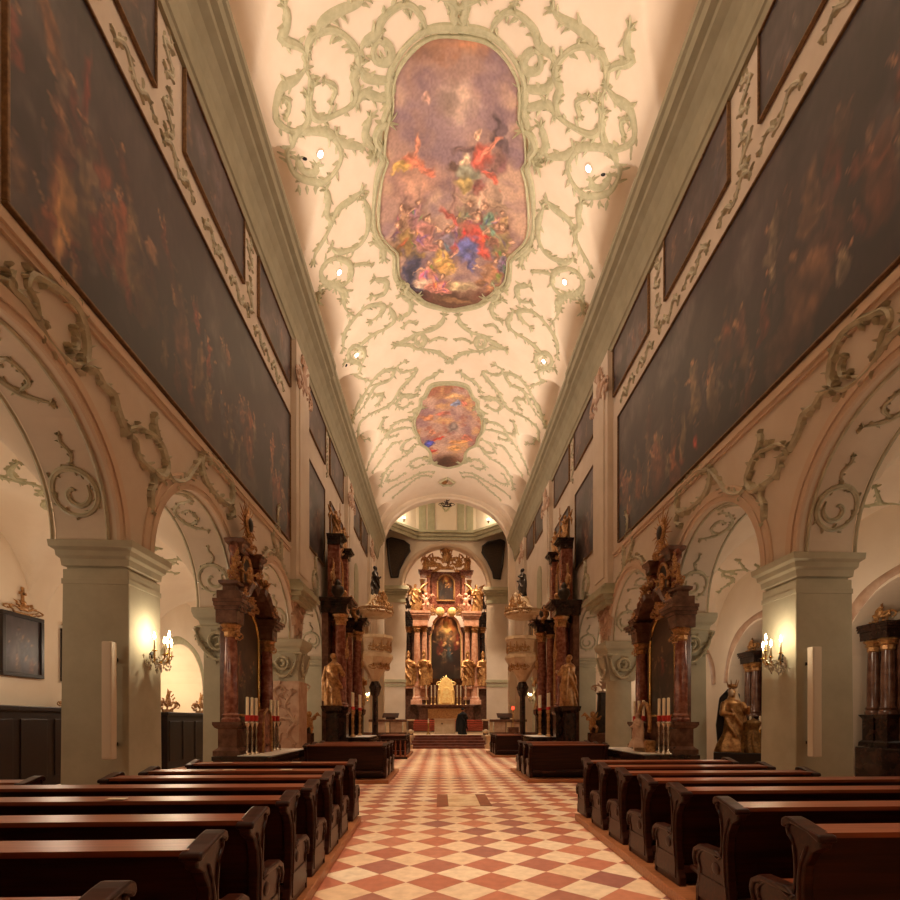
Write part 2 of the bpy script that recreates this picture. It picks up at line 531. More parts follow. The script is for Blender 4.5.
def crest(m, seed=1, n=26, w=1.0, h=1.0):
    """a gilded rocaille cluster: scrolls, leaves and shells in one carved piece, base at z=0"""
    key = ('crest', m, seed, w, h)
    if key not in _cache:
        r = random.Random(seed)
        mb = MB()
        for s in (-1, 1):
            pts = []
            for i in range(14):
                t = i / 13
                a = t * 4.6
                rad = .42 * (1 - t * .8)
                pts.append((s * (.08 + (.45 - rad * math.cos(a))) * w * .9, -.04, (.3 + rad * math.sin(a) * .8) * h * .8))
            mb.tube(pts, [.055 * w * (1 - .6 * i / 13) for i in range(14)], 8)
            for i in range(n // 2):
                x = s * r.uniform(.02, .5) * w; z = r.uniform(.02, 1 - abs(x) / w * 1.5) * h
                L = r.uniform(.08, .18) * w
                a = r.uniform(-.6, .9)
                mb.tube([(x, 0, z), (x + s * L * .5 * math.cos(a), -.07 * w, z + L * .7), (x + s * L * math.cos(a), -.02 * w, z + L * 1.1)], [.035 * w, .035 * w, .008 * w], 6)
        mb.ball((0, -.03 * w, .45 * h), (.15 * w, .08 * w, .22 * h))
        mb.tube([(0, 0, .6 * h), (0, -.05 * w, .8 * h), (0, 0, 1.02 * h)], [.08 * w, .07 * w, .01 * w], 8)
        mb.box(-.3 * w, .3 * w, -.04 * w, .04 * w, 0, .12 * h)
        me = remesh(mb, 'carved_crest', .024 * max(w, h) * .8, 1); me.materials.append(M[m]); _cache[key] = me
    return _cache[key]
# ------------------------------------------------------------------ the building
XW = 5.45          # half width of the nave between its walls
XB = 6.36          # aisle side of the arcade
XO = 10.5          # outer aisle walls (the right aisle is narrower)
XR = 9.3
P0, PER, PD = 8.3, 4.78, .95      # first pillar, bay, pillar depth
ZS = 4.36          # springing of the arcade
RA = (PER - PD) / 2
Y0, Y1 = -4.0, 41.0
ZV = 15.6
def pier_y(k): return P0 + PER * (k - 1)
def bay_c(k): return pier_y(k) - RA          # centre of the arch before pillar k
def barrel(x):
    t = min(abs(x) / XW, 1); return 3.9 * math.sqrt(max(0, 1 - t * t))
def lun(y):
    yc = 6.4 + PER * round((y - 6.4) / PER)
    q = (y - yc) / 2.0
    return 2.6 * math.sqrt(max(0, 1 - q * q)) if y < 39.9 else 0
def vz(x, y): return ZV + max(barrel(x), lun(y))
def vsurf(x, y, off=0.0):
    e = .05
    n = Vector(((vz(x + e, y) - vz(x - e, y)) / (2 * e), (barrel(x) < lun(y)) * (lun(y + e) - lun(y - e)) / (2 * e), -1)).normalized()
    return Vector((x, y, vz(x, y))) + n * off, n
def wallmap(sx):
    return lambda y, z: (Vector((sx * XW, y, z)), Vector((-sx, 0, 0)))

# floor: square tiles laid on the diagonal
fm = bpy.data.materials.new('floor_tiles'); fm.use_nodes = True
nt = fm.node_tree; bs = nt.nodes['Principled BSDF']
tc = nt.nodes.new('ShaderNodeTexCoord'); mp = nt.nodes.new('ShaderNodeMapping')
mp.inputs['Rotation'].default_value = (0, 0, PI / 4)
D = .585; side = D / math.sqrt(2)
mp.inputs['Location'].default_value = (.09, .21, 0)
ck = nt.nodes.new('ShaderNodeTexChecker'); ck.inputs['Scale'].default_value = 1 / side
nt.links.new(tc.outputs['Object'], mp.inputs['Vector']); nt.links.new(mp.outputs['Vector'], ck.inputs['Vector'])
# one tone per tile
sn = nt.nodes.new('ShaderNodeVectorMath'); sn.operation = 'SNAP'; sn.inputs[1].default_value = (side, side, 1)
nt.links.new(mp.outputs['Vector'], sn.inputs[0])
wn = nt.nodes.new('ShaderNodeTexWhiteNoise'); nt.links.new(sn.outputs[0], wn.inputs['Vector'])
def ramp(cols):
    r = nt.nodes.new('ShaderNodeValToRGB')
    while len(r.color_ramp.elements) < len(cols): r.color_ramp.elements.new(.5)
    for i, c in enumerate(cols):
        r.color_ramp.elements[i].position = i / (len(cols) - 1); r.color_ramp.elements[i].color = (*lin(c), 1)
    nt.links.new(wn.outputs['Value'], r.inputs['Fac']); return r
r1 = ramp([(186, 112, 86), (206, 128, 96), (168, 108, 92), (212, 138, 104)])
r2 = ramp([(246, 214, 176), (240, 202, 160), (250, 224, 188)])
mx = nt.nodes.new('ShaderNodeMixRGB'); nt.links.new(ck.outputs['Fac'], mx.inputs['Fac'])
nt.links.new(r1.outputs['Color'], mx.inputs['Color1']); nt.links.new(r2.outputs['Color'], mx.inputs['Color2'])
nz = nt.nodes.new('ShaderNodeTexNoise'); nz.inputs['Scale'].default_value = 9; nz.inputs['Detail'].default_value = 8
nt.links.new(tc.outputs['Object'], nz.inputs['Vector'])
m2 = nt.nodes.new('ShaderNodeMixRGB'); m2.blend_type = 'MULTIPLY'; m2.inputs['Fac'].default_value = .45
rr = nt.nodes.new('ShaderNodeValToRGB'); rr.color_ramp.elements[0].position = .3; rr.color_ramp.elements[0].color = (.62, .56, .52, 1)
rr.color_ramp.elements[1].position = .65; rr.color_ramp.elements[1].color = (1, 1, 1, 1)
nt.links.new(nz.outputs['Fac'], rr.inputs['Fac'])
nt.links.new(mx.outputs['Color'], m2.inputs['Color1']); nt.links.new(rr.outputs['Color'], m2.inputs['Color2'])
nt.links.new(m2.outputs['Color'], bs.inputs['Base Color'])
bs.inputs['Roughness'].default_value = .42
M['floor'] = fm

fl = MB().add([(-XO - 1.2, Y0, 0), (XO + 1.2, Y0, 0), (XO + 1.2, 52, 0), (-XO - 1.2, 52, 0)], [(0, 1, 2, 3)]).build('floor', 'floor')
tag(fl, 'diagonal red and cream tiled church floor', kind='structure')
MB().box(-.31, .29, 9.75, 11.3, 0, .008).build('floor_slab', 'slab', fl)
b = MB(); b.box(-.53, -.31, 9.75, 11.3, 0, .008); b.box(.29, .51, 9.75, 11.3, 0, .008)
b.build('floor_slab_border', 'slabb', fl)

# the vault
nx, ny = 110, 460
ys = np.linspace(Y0, Y1, ny + 1); xs = np.sin(np.linspace(-PI / 2, PI / 2, nx + 1)) * XW
vs = [(float(x), float(y), vz(float(x), float(y))) for y in ys for x in xs]
fs = [(j * (nx + 1) + i, (j + 1) * (nx + 1) + i, (j + 1) * (nx + 1) + i + 1, j * (nx + 1) + i + 1) for j in range(ny) for i in range(nx)]
ceil = MB().add(vs, fs).build('ceiling', 'plaster', smooth=True, angle=40)
tag(ceil, 'cream barrel vault over the nave with side lunettes', kind='structure')
CEIL = [[[-4.08,12.18],[-4.07,12.46],[-4.18,12.64],[-4.3,12.65],[-4.16,12.86],[-3.97,13.03],[-3.82,13.27]],[[-3.76,13.84],[-3.97,14.17],[-3.99,14.46],[-3.82,14.69],[-3.47,14.77],[-3.1,14.77],[-2.85,14.66],[-2.76,14.37],[-2.81,14.14],[-2.64,13.91],[-2.64,13.63],[-2.84,13.32],[-3.13,13.09],[-3.52,13.01],[-3.74,13.1],[-3.89,13.51],[-3.83,13.81]],[[-3.83,13.47],[-4.16,13.58],[-4.51,13.5],[-4.68,13.63],[-4.8,13.87],[-4.69,14.23],[-4.43,14.58],[-4.16,14.58],[-4.04,14.28],[-3.99,13.93]],[[-4.6,13.64],[-4.44,13.84],[-4.5,14.02],[-4.65,14.09]],[[-3.56,13.01],[-3.32,12.86],[-2.91,12.8],[-2.5,12.78],[-2.24,12.67]],[[-1.99,13.57],[-1.83,13.69],[-1.76,13.9],[-1.9,14.03],[-2.16,13.94],[-2.22,13.77],[-2.12,13.58],[-1.99,13.57]],[[-2.57,13.72],[-2.45,13.54],[-2.1,13.42],[-1.94,13.19],[-1.63,13.02],[-1.3,12.96],[-1.06,13.09],[-0.9,13.28],[-0.82,13.52]],[[-2.64,13.91],[-2.47,14.24],[-2.12,14.38],[-1.81,14.45],[-1.78,14.67],[-2.01,15.02]],[[-2.87,14.8],[-2.6,14.57],[-2.26,14.73],[-1.9,14.89]],[[-4.12,14.8],[-3.6,15.2],[-3.43,15.79],[-3.75,16.17],[-4.32,16.21],[-4.87,16.02],[-4.91,15.34],[-4.49,14.62],[-4.12,14.8]],[[-4.67,15.45],[-4.6,15.91],[-4.25,15.93],[-4.14,15.66]],[[-3.51,15.21],[-3.33,15.54],[-3.07,15.71],[-2.75,15.87]],[[-4.05,16.38],[-4.04,16.8],[-4.16,17.13],[-4.08,17.48]],[[-2.97,17.07],[-3.42,17.19],[-3.87,17.25],[-4.09,17.54],[-4.43,17.82],[-4.74,17.96],[-4.85,18.18]],[[-3.0,17.27],[-2.92,17.87],[-3.07,18.53],[-3.47,18.83],[-4.03,18.64],[-4.29,18.21]],[[-4.17,18.77],[-3.81,19.27],[-3.81,19.77],[-4.15,19.93],[-4.56,19.49],[-4.74,18.82],[-4.54,18.59],[-4.17,18.77]],[[-3.81,19.41],[-3.35,19.59],[-3.01,19.83]],[[-4.91,19.19],[-4.69,19.26],[-4.27,19.9],[-4.1,20.37],[-4.3,20.74]],[[-0.64,12.75],[-0.18,12.92],[-0.14,13.16],[-0.09,13.44]],[[-0.1,13.1],[0.19,12.96],[0.51,12.81]],[[-4.84,16.28],[-4.86,16.54]],[[-4.59,16.29],[-4.63,16.51]],[[-4.34,16.29],[-4.37,16.5]],[[-5.32,20.91],[-5.13,20.3],[-4.55,19.55],[-4.26,20.22],[-4.3,20.98],[-4.14,21.35]],[[-4.67,22.68],[-4.48,21.99],[-3.97,21.66],[-3.38,21.53],[-2.85,21.85],[-3.01,22.2],[-3.49,22.34]],[[-2.63,21.94],[-2.47,22.77],[-2.87,23.07],[-3.35,23.09],[-3.85,23.18],[-4.24,23.3]],[[-2.14,21.57],[-1.71,22.11],[-1.87,22.68],[-2.23,22.72]],[[-0.3,22.88],[-0.42,23.37],[-0.93,23.83],[-1.56,23.89],[-1.96,24.13],[-2.6,24.22]],[[-2.61,24.3],[-1.98,24.47],[-1.61,24.85],[-1.08,25.04],[-0.55,25.3],[-0.07,25.89]],[[-1.41,23.92],[-1.19,24.27],[-1.27,24.65],[-1.53,24.6],[-1.64,24.21],[-1.41,23.92]],[[-4.2,23.08],[-3.92,23.64],[-4.01,24.09],[-4.33,23.88],[-4.54,23.31],[-4.45,22.99],[-4.2,23.08]],[[-4.73,23.3],[-4.43,23.75],[-4.17,24.46],[-4.53,25.1],[-4.07,25.57]],[[-5.08,27.19],[-4.49,26.55],[-3.55,25.69],[-2.75,25.85],[-3.08,26.46],[-3.76,26.34],[-4.42,27.07],[-4.99,27.06]],[[-2.18,25.52],[-2.6,25.72],[-2.37,26.25],[-1.67,26.29],[-2.14,27.0],[-2.6,27.44],[-3.27,28.4],[-4.42,28.05],[-4.88,28.18],[-5.09,30.55],[-4.64,30.75]],[[-5.03,32.33],[-4.61,31.77],[-3.52,30.89],[-2.56,31.08],[-2.08,31.36]],[[-2.0,33.28],[-2.76,34.18],[-3.88,34.45],[-4.62,36.15]],[[-4.55,37.31],[-2.99,37.51],[-1.78,37.09],[-1.0,37.35]],[[-2.98,32.33],[-3.48,32.17],[-4.27,33.11],[-4.82,33.34]],[[-0.01,25.59],[-0.11,26.1]],[[-2.63,27.88],[-2.07,28.4],[-1.77,28.28]]]
CEIL += [[(-.5, 26.6), (-.9, 27.0), (-1.4, 27.3), (-1.7, 27.9)], [(-1.8, 28.3), (-2.4, 28.1), (-2.9, 28.5), (-2.6, 29.1), (-2.1, 28.9)],
         [(-2.2, 30.5), (-2.8, 30.2), (-3.4, 30.5), (-3.6, 31.2), (-3.1, 31.5)], [(-2.1, 32.4), (-2.7, 32.6), (-3.0, 33.2), (-2.6, 33.7), (-2.2, 33.4)],
         [(-1.5, 35.2), (-2.1, 35), (-2.6, 35.5), (-2.2, 36.2), (-1.7, 36)], [(-3.6, 29.2), (-3.9, 29.8), (-3.7, 30.4)], [(-3.8, 35.2), (-4.2, 35.9), (-3.7, 36.6), (-3, 36.4)],
         [(-1.2, 37.9), (-1.8, 37.6), (-2.4, 37.9), (-3.2, 38.6), (-4, 38.9)], [(-1.3, 12.9), (-1.5, 12.5), (-1.2, 12.2)], [(-3.6, 13.9), (-3.3, 14.2), (-3.5, 14.5)],
         [(-2.45, 15.1), (-2.7, 15.6), (-2.45, 16.1)], [(-2.9, 18.9), (-2.6, 19.3), (-2.6, 19.8)], [(-3.1, 20.4), (-2.6, 20.8), (-2.8, 21.3), (-3.3, 21.1)],
         [(-2.2, 23.4), (-1.9, 23.1), (-1.5, 23.3)], [(-1.0, 24.5), (-.6, 24.3), (-.2, 24.4)], [(-3.9, 26.9), (-3.5, 27.3), (-3.8, 27.8)]]
for q in CEIL:
    far = sum(p[1] for p in q) / len(q)
    w = .125 if far < 21 else .13
    L = sum(math.dist(q[i], q[i + 1]) for i in range(len(q) - 1))
    if L < 1: w *= .6
    for s in (1, -1):
        mb = stroke(MB(), [(s * max(-5.3, min(5.3, x)), y) for x, y in q], lambda x, y: vsurf(x, y, .0), w, .06, leaf=1.1, step=.09)
        mb.build('stucco_scroll', 'stucco', ceil, smooth=True, angle=50)
# heart shaped painted medallion above the chancel arch
MB().tube([(-.55, 38.9, vz(.5, 38.9) - .06), (-.3, 39.4, vz(.3, 39.4) - .06), (.3, 39.4, vz(.3, 39.4) - .06), (.55, 38.9, vz(.5, 38.9) - .06), (.0, 38.2, vz(0, 38.2) - .06), (-.55, 38.9, vz(.5, 38.9) - .06)], .09, 6).build('stucco_medallion', 'stucco', ceil)
MB().ball((-.22, 38.9, 19.42), (.24, .3, .05)).build('gold_roundel', 'gold', ceil, smooth=True)
MB().ball((.26, 38.9, 19.42), (.24, .3, .05)).build('brown_roundel', 'rocaille', ceil, smooth=True)

# arcade walls
def arcade(side, sx):
    F, B = sx * XW, sx * XB
    mb = MB()
    def wall_quad(x, pts, inward):
        n = len(pts)
        mb.add([(x, y, z) for y, z in pts], [tuple(range(n)) if inward else tuple(range(n - 1, -1, -1))])
    TOP = ZV + 2.7
    # solid stretches to the ground before the first arch and after the last one
    ya = pier_y(0) + PD
    yz = pier_y(7)
    for (a, c, z0) in [(Y0, ya, 0), (yz, Y1, 0)] + [(pier_y(k), pier_y(k) + PD, ZS) for k in range(1, 7)]:
        mb.add([(F, a, z0), (F, c, z0), (F, c, TOP), (F, a, TOP)], [(0, 1, 2, 3)])
        mb.add([(B, a, z0), (B, c, z0), (B, c, 8.5), (B, a, 8.5)], [(3, 2, 1, 0)])
        if z0: mb.add([(F, a, z0), (B, a, z0), (B, c, z0), (F, c, z0)], [(0, 1, 2, 3)])
    mb.add([(F, ya, 0), (B, ya, 0), (B, ya, ZS), (F, ya, ZS)], [(0, 1, 2, 3)])
    mb.add([(F, yz, 0), (B, yz, 0), (B, yz, ZS), (F, yz, ZS)], [(3, 2, 1, 0)])
    N = 28
    for k in range(1, 8):
        yc = bay_c(k)
        arc = [(yc - RA * math.cos(PI * i / N), ZS + RA * math.sin(PI * i / N)) for i in range(N + 1)]
        for i in range(N):
            (a, za), (c, zc) = arc[i], arc[i + 1]
            mb.add([(F, a, za), (F, c, zc), (F, c, TOP), (F, a, TOP)], [(0, 1, 2, 3)])
            mb.add([(B, a, za), (B, c, zc), (B, c, 8.5), (B, a, 8.5)], [(3, 2, 1, 0)])
            mb.add([(F, a, za), (B, a, za), (B, c, zc), (F, c, zc)], [(0, 1, 2, 3)])
    w = mb.build('wall_' + side, 'wall')
    tag(w, side + ' nave wall of round arches under large paintings', kind='structure')
    # archivolts: stepped pinkish bands round every arch, and thin green fillets on the soffit
    for k in range(1, 8):
        yc = bay_c(k)
        prof = [(0, 0), (0, .05), (.1, .05), (.1, .08), (.17, .08), (.17, .055), (.27, .055), (.3, .03), (.3, 0)]
        vs, fs = [], []
        for i in range(N + 1):
            th = PI * i / N
            for r, d in prof:
                R = RA + r
                vs.append((F - sx * d, yc - R * math.cos(th), ZS + R * math.sin(th)))
        m = len(prof)
        for i in range(N):
            for j in range(m - 1):
                fs.append((i * m + j, i * m + j + 1, (i + 1) * m + j + 1, (i + 1) * m + j))
        MB().add(vs, fs).build('archivolt', 'pinkband', w)
        mb = MB()
        for x in (.12, .95):
            pts = [(F + sx * x, yc - (RA - .015) * math.cos(PI * i / N), ZS + (RA - .015) * math.sin(PI * i / N)) for i in range(N + 1)]
            mb.tube(pts, .03, 5)
        mb.build('soffit_fillet', 'stucco_wall', w)
        # rocaille spirals on the soffit, at the foot of the far flank and near the crown
        def soff(u, t):      # u across the wall, t along the arc from the far springing
            th = t / RA
            return (Vector((F + sx * u, yc + RA * math.cos(th), ZS + RA * math.sin(th))), Vector((0, -math.cos(th), -math.sin(th))))
        if k <= 4:
            ring = [(.535 + .33 * math.cos(a), .72 + .33 * math.sin(a)) for a in [2 * PI * i / 12 for i in range(13)]]
            stroke(MB(), ring, soff, .05, .05, .9).build('stucco_scroll', 'stucco_wall', w, smooth=True, angle=50)
            sp = [(.535 + (.24 - .022 * i) * math.cos(a), .7 + (.24 - .022 * i) * math.sin(a)) for i, a in enumerate([2.6 + .62 * j for j in range(10)])]
            stroke(MB(), sp, soff, .045, .05, .0).build('stucco_scroll', 'stucco_wall', w, smooth=True, angle=50)
            stroke(MB(), [(.5, 1.08), (.42, 1.25), (.5, 1.4), (.45, 1.55)], soff, .03, .04, 1).build('stucco_scroll', 'stucco_wall', w, smooth=True, angle=50)
            top = [(.3, 1.9), (.7, 2.05), (.85, 2.4), (.6, 2.75), (.3, 2.9), (.25, 3.2), (.6, 3.35)]
            stroke(MB(), top, soff, .05, .05, 1).build('stucco_scroll', 'stucco_wall', w, smooth=True, angle=50)
            stroke(MB(), [(.7, 2.05), (.45, 2.2), (.5, 2.5), (.7, 2.4)], soff, .035, .05, 1).build('stucco_scroll', 'stucco_wall', w, smooth=True, angle=50)
    return w
WL = arcade('left', -1); WR = arcade('right', 1)
WALL = [[[6.21,6.68],[6.3,6.84],[6.25,6.61],[6.44,6.61],[6.64,6.52],[6.81,6.4],[7.09,6.39],[7.34,6.45],[7.54,6.65],[7.57,6.86],[7.5,7.09],[7.34,7.24],[7.09,7.24],[6.81,7.13],[6.59,7.03],[6.52,6.83],[6.64,6.77],[6.72,6.54]],[[7.24,6.92],[7.34,6.83],[7.31,6.63],[7.15,6.56]],[[7.47,6.56],[7.75,6.65],[7.89,6.56],[8.13,6.56],[8.25,6.38],[8.46,6.19],[8.72,6.17],[8.82,5.95],[9.21,5.92],[9.53,5.95],[9.69,6.21],[9.53,6.49],[9.31,6.55],[9.01,6.49],[8.82,6.44],[8.5,6.21]],[[9.42,6.55],[9.26,6.75],[9.31,6.93]],[[9.21,5.92],[9.26,5.71],[9.16,5.49],[9.19,5.16]],[[9.64,6.25],[9.87,6.05],[10.37,6.28],[10.78,6.74],[11.07,7.09]],[[11.07,7.09],[11.22,6.68],[11.87,6.61],[12.6,6.76],[12.6,7.24],[12.23,7.45],[11.7,7.45],[11.07,7.09]],[[11.07,7.09],[11.53,7.47],[12.05,7.59],[12.6,8.03],[12.6,8.27]],[[12.6,6.76],[12.7,6.57],[12.41,6.37]]]
for w, s in ((WL, -1), (WR, 1)):
    fn = wallmap(s)
    for q in WALL:
        L = sum(math.dist(q[i], q[i + 1]) for i in range(len(q) - 1))
        wd = .075 if L > 1.2 else .045
        q2 = [(y, min(z, 7.28)) for y, z in q]
        stroke(MB(), q2, fn, wd, .11, 1, step=.05).build('stucco_scroll', 'stucco_wall', w, smooth=True, angle=50)
    # smaller scrolls over the third to sixth arch
    for k in (3, 4, 5, 6):
        c = bay_c(k)
        for q in ([(c + .5, 6.5), (c, 6.75), (c - .3, 7.1), (c + .1, 7.5), (c + .5, 7.2), (c + .5, 6.5), (c + 1.1, 6.3), (c + 1.7, 5.6)],
                  [(c - .2, 6.6), (c - .9, 6.4), (c - 1.5, 5.7)], [(c + .2, 7.5), (c + .1, 7.9), (c + .3, 8.2)]):
            stroke(MB(), q, fn, .06, .1, 1.2).build('stucco_scroll', 'stucco_wall', w, smooth=True, angle=50)
    # painted and stucco foliage between and around the upper pictures
    for c in (9.8, 13.88, 18.45, 23.05):
        for z0, dz in ((12.3, .9), (13.4, .9)):
            q = [(c - .12, z0), (c + .16, z0 + dz * .25), (c - .16, z0 + dz * .55), (c + .12, z0 + dz * .8), (c, z0 + dz)]
            stroke(MB(), q, fn, .05, .05, 1.5).build('stucco_scroll', 'stucco_wall', w, smooth=True, angle=50)
    for a in (6.6, 8.2, 9.6, 11.2, 12.6, 14.2, 15.6):
        q = [(a, 12.05), (a + .3, 12.28), (a + .6, 12.02), (a + .9, 12.25), (a + 1.15, 12.1)]
        stroke(MB(), q, fn, .05, .05, 1.5).build('stucco_scroll', 'stucco_wall', w, smooth=True, angle=50)
    # flat rail mouldings under, over and beyond the big picture
    mb = MB()
    for z0, z1, d in ((7.16, 7.24, .05), (7.24, 7.34, .09), (7.34, 7.42, .05)):
        mb.box(*sorted((s * XW, s * (XW - d))), Y0, 17.4, z0, z1)
    mb.build('wall_moulding', 'pinkband', w)
    # pilasters rising to the cornice
    for py in (17.55, 27.2, 35.6):
        mb = MB()
        x = sorted((s * XW, s * (XW - .2)))
        mb.box(x[0], x[1], py, py + 1.7, 6.0, 14.3)
        y = sorted((s * (XW - .2), s * (XW - .25)))
        mb.box(y[0], y[1], py + .3, py + 1.4, 6.6, 13.6)
        mb.build('pilaster', 'wall', w)
        mb = MB()
        for dz, o in ((5.6, .1), (5.75, .2), (5.9, .32), (6.0, .26), (6.15, .14)):
            t = sorted((s * XW, s * (XW - .2 - o)))
            mb.box(t[0], t[1], py - o, py + 1.7 + o, dz, dz + .14)
        mb.build('pilaster_corbel', 'sage', w)
        for q in ([(py + .4, 5.6), (py + .9, 5.3), (py + 1.3, 5.6)], [(py + .5, 5.4), (py + .6, 5.0), (py + .9, 4.75), (py + 1.1, 5.1), (py + 1.2, 5.4)], [(py + .3, 5.5), (py + .25, 5.0), (py + .5, 4.7)]):
            stroke(MB(), q, fn, .1, .16, 1.5).build('stucco_scroll', 'rocaille', w, smooth=True, angle=50)
        use(crest('rocaille', 5, 26), 'carved_crest', w, (s * (XW - .2), py + .85, 12.7), s * -PI / 2, (1.6, 1.2, 1.6))
# cornice, broken forward a little beyond the fresco
def cornice(side, s):
    t = None
    prof = [(0, 14.25), (.08, 14.25), (.1, 14.4), (.14, 14.44), (.17, 14.75), (.24, 15.05), (.36, 15.3), (.5, 15.45), (.52, 15.55), (.64, 15.64), (.67, 15.84), (.73, 15.9), (.74, 16.05), (.0, 16.05)]
    t = MB().prism([(s * (XW - o), z) for o, z in prof][::s], 'y', Y0, 21.4).build('trim_cornice_' + side, 'cornice')
    MB().prism([(s * (XW - o * .93), z) for o, z in prof][::s], 'y', 21.4, Y1).build('cornice_run', 'cornice', t)
    return tag(t, side + ' deep sage cornice under the vault', kind='structure')
cornice('left', -1); cornice('right', 1)

# aisles: groined vaults, outer walls with wall arches
def aisle(side, s):
    a, c = XB, (XO if s < 0 else XR)
    R = (c - a) / 2; xc = (a + c) / 2
    nx, ny = 36, 300
    ys = np.linspace(Y0, 39, ny + 1); xs = [xc - R * math.cos(PI * i / nx) for i in range(nx + 1)]
    def h2(y):
        q = (y - (bay_c(1) + PER * round((y - bay_c(1)) / PER))) / (PER / 2 - .3)
        return 2.0 * math.sqrt(max(0, 1 - q * q))
    def az(x, y):
        t = (x - xc) / R
        return 4.3 + max(2.1 * math.sqrt(max(0, 1 - t * t)), h2(y))
    vs = [(s * x, float(y), az(x, float(y))) for y in ys for x in xs]
    fs = [(j * (nx + 1) + i, (j + 1) * (nx + 1) + i, (j + 1) * (nx + 1) + i + 1, j * (nx + 1) + i + 1) for j in range(ny) for i in range(nx)]
    if s < 0: fs = [f[::-1] for f in fs]
    o = MB().add(vs, fs).build('ceiling_aisle_' + side, 'plaster', smooth=True, angle=35)
    tag(o, side + ' aisle groin vault in cream plaster', kind='structure')
    def am(x, y):
        e = .04
        n = Vector(((az(x + e, y) - az(x - e, y)) / (2 * e) * s, (az(x, y + e) - az(x, y - e)) / (2 * e), -1)).normalized()
        return Vector((s * x, y, az(x, y))), n
    for k in (1, 2, 3, 4):
        yc = bay_c(k)
        for q in ([(7.6, yc - .9), (8.1, yc - .2), (7.8, yc + .5), (8.3, yc + 1.1)], [(8.2, yc - 1.2), (8.8, yc - .6), (8.5, yc + .2), (9.1, yc + .6), (8.9, yc + 1.2)],
                  [(7.4, yc + .6), (7.0, yc + .1), (7.4, yc - .5)], [(8.1, yc - .2), (8.6, yc), (8.9, yc + .2)], [(8.6, yc - 1.5), (9, yc - .9), (8.8, yc - .3)]):
            stroke(MB(), q, am, .06, .05, 1.2, step=.09).build('stucco_scroll', 'stucco', o, smooth=True, angle=50)
    # outer wall with round-headed recesses
    mb = MB()
    TOP = 6.6
    rec = [bay_c(4), bay_c(5), bay_c(6)] if s < 0 else [10.3, 15.3, 20.2]
    X = s * c
    edges = [Y0]
    rw, rs = (1.75, 2.9) if s < 0 else (1.9, 2.9)
    for k in rec: edges += [k - rw, k + rw]
    edges.append(39)
    for i in range(0, len(edges), 2):
        mb.add([(X, edges[i], 0), (X, edges[i + 1], 0), (X, edges[i + 1], TOP), (X, edges[i], TOP)], [(0, 1, 2, 3)])
    N = 20
    dp = .95 if s > 0 else 2.2
    for yc in rec:
        arc = [(yc - rw, 0)] + [(yc - rw * math.cos(PI * i / N), rs + rw * .95 * math.sin(PI * i / N)) for i in range(N + 1)] + [(yc + rw, 0)]
        for i in range(len(arc) - 1):
            (p, zp), (q, zq) = arc[i], arc[i + 1]
            if q > p + 1e-6: mb.add([(X, p, zp), (X, q, zq), (X, q, TOP), (X, p, TOP)], [(0, 1, 2, 3)])
            mb.add([(X, p, zp), (X + s * dp, p, zp), (X + s * dp, q, zq), (X, q, zq)], [(0, 1, 2, 3)])
        mb.add([(X + s * dp, p, z) for p, z in arc], [tuple(range(len(arc)))])
    w = mb.build('wall_aisle_' + side, 'plaster')
    tag(w, side + ' aisle outer wall in cream plaster', kind='structure')
    for yc in rec:
        fn = lambda y, z: (Vector((X, y, z)), Vector((-s, 0, 0)))
        R2 = rw + .16
        q = [(yc - R2 * math.cos(PI * i / 12), rs + R2 * .95 * math.sin(PI * i / 12)) for i in range(13)]
        stroke(MB(), q, fn, .16, .05, 0, taper=False).build('arch_band', 'rocaille' if s > 0 else 'stucco', w, smooth=True, angle=50)
    return w
AL = aisle('left', -1); AR = aisle('right', 1)
bk = MB().box(-XO - 1.2, XO + 1.2, Y0 - .3, Y0, 0, 21).build('wall_back', 'wall'); tag(bk, 'rear wall of the nave', kind='structure')

# nave end: chancel arch, crossing, drum, sanctuary
def arch_wall(mb, y, yb, hw, zs, rise, x0, x1, top, z0=0, N=36):
    arc = [(-hw * math.cos(PI * i / N), zs + rise * math.sin(PI * i / N)) for i in range(N + 1)]
    for yy, fl_ in ((y, 1), (yb, -1)):
        for a, c in ((x0, -hw), (hw, x1)):
            mb.add([(a, yy, z0), (c, yy, z0), (c, yy, top), (a, yy, top)], [(0, 1, 2, 3)[::fl_]])
        for i in range(N):
            (a, za), (c, zc) = arc[i], arc[i + 1]
            mb.add([(a, yy, za), (c, yy, zc), (c, yy, top), (a, yy, top)], [(0, 1, 2, 3)[::fl_]])
    full = [(-hw, z0)] + arc + [(hw, z0)]
    for i in range(len(full) - 1):
        (a, za), (c, zc) = full[i], full[i + 1]
        mb.add([(a, y, za), (a, yb, za), (c, yb, zc), (c, y, zc)], [(0, 1, 2, 3)])
mb = MB(); arch_wall(mb, 41.0, 41.7, 4.95, 15.4, 3.72, -7, 7, 26)
nw = mb.build('wall_nave_end', 'plaster'); tag(nw, 'broad chancel arch closing the nave vault', kind='structure')
ring = [(-5.0 * math.cos(PI * i / 16), 15.45 + 3.78 * math.sin(PI * i / 16)) for i in range(17)]
stroke(MB(), ring, lambda x, z: (Vector((x, 41.0, z)), Vector((0, -1, 0))), .16, .1, 0, taper=False, step=.3).build('arch_band', 'plaster', nw, smooth=True, angle=40)
use(crest('darkm', 9, 26), 'keystone_crest', nw, (0, 40.95, 18.45), 0, (.95, 1, .6))
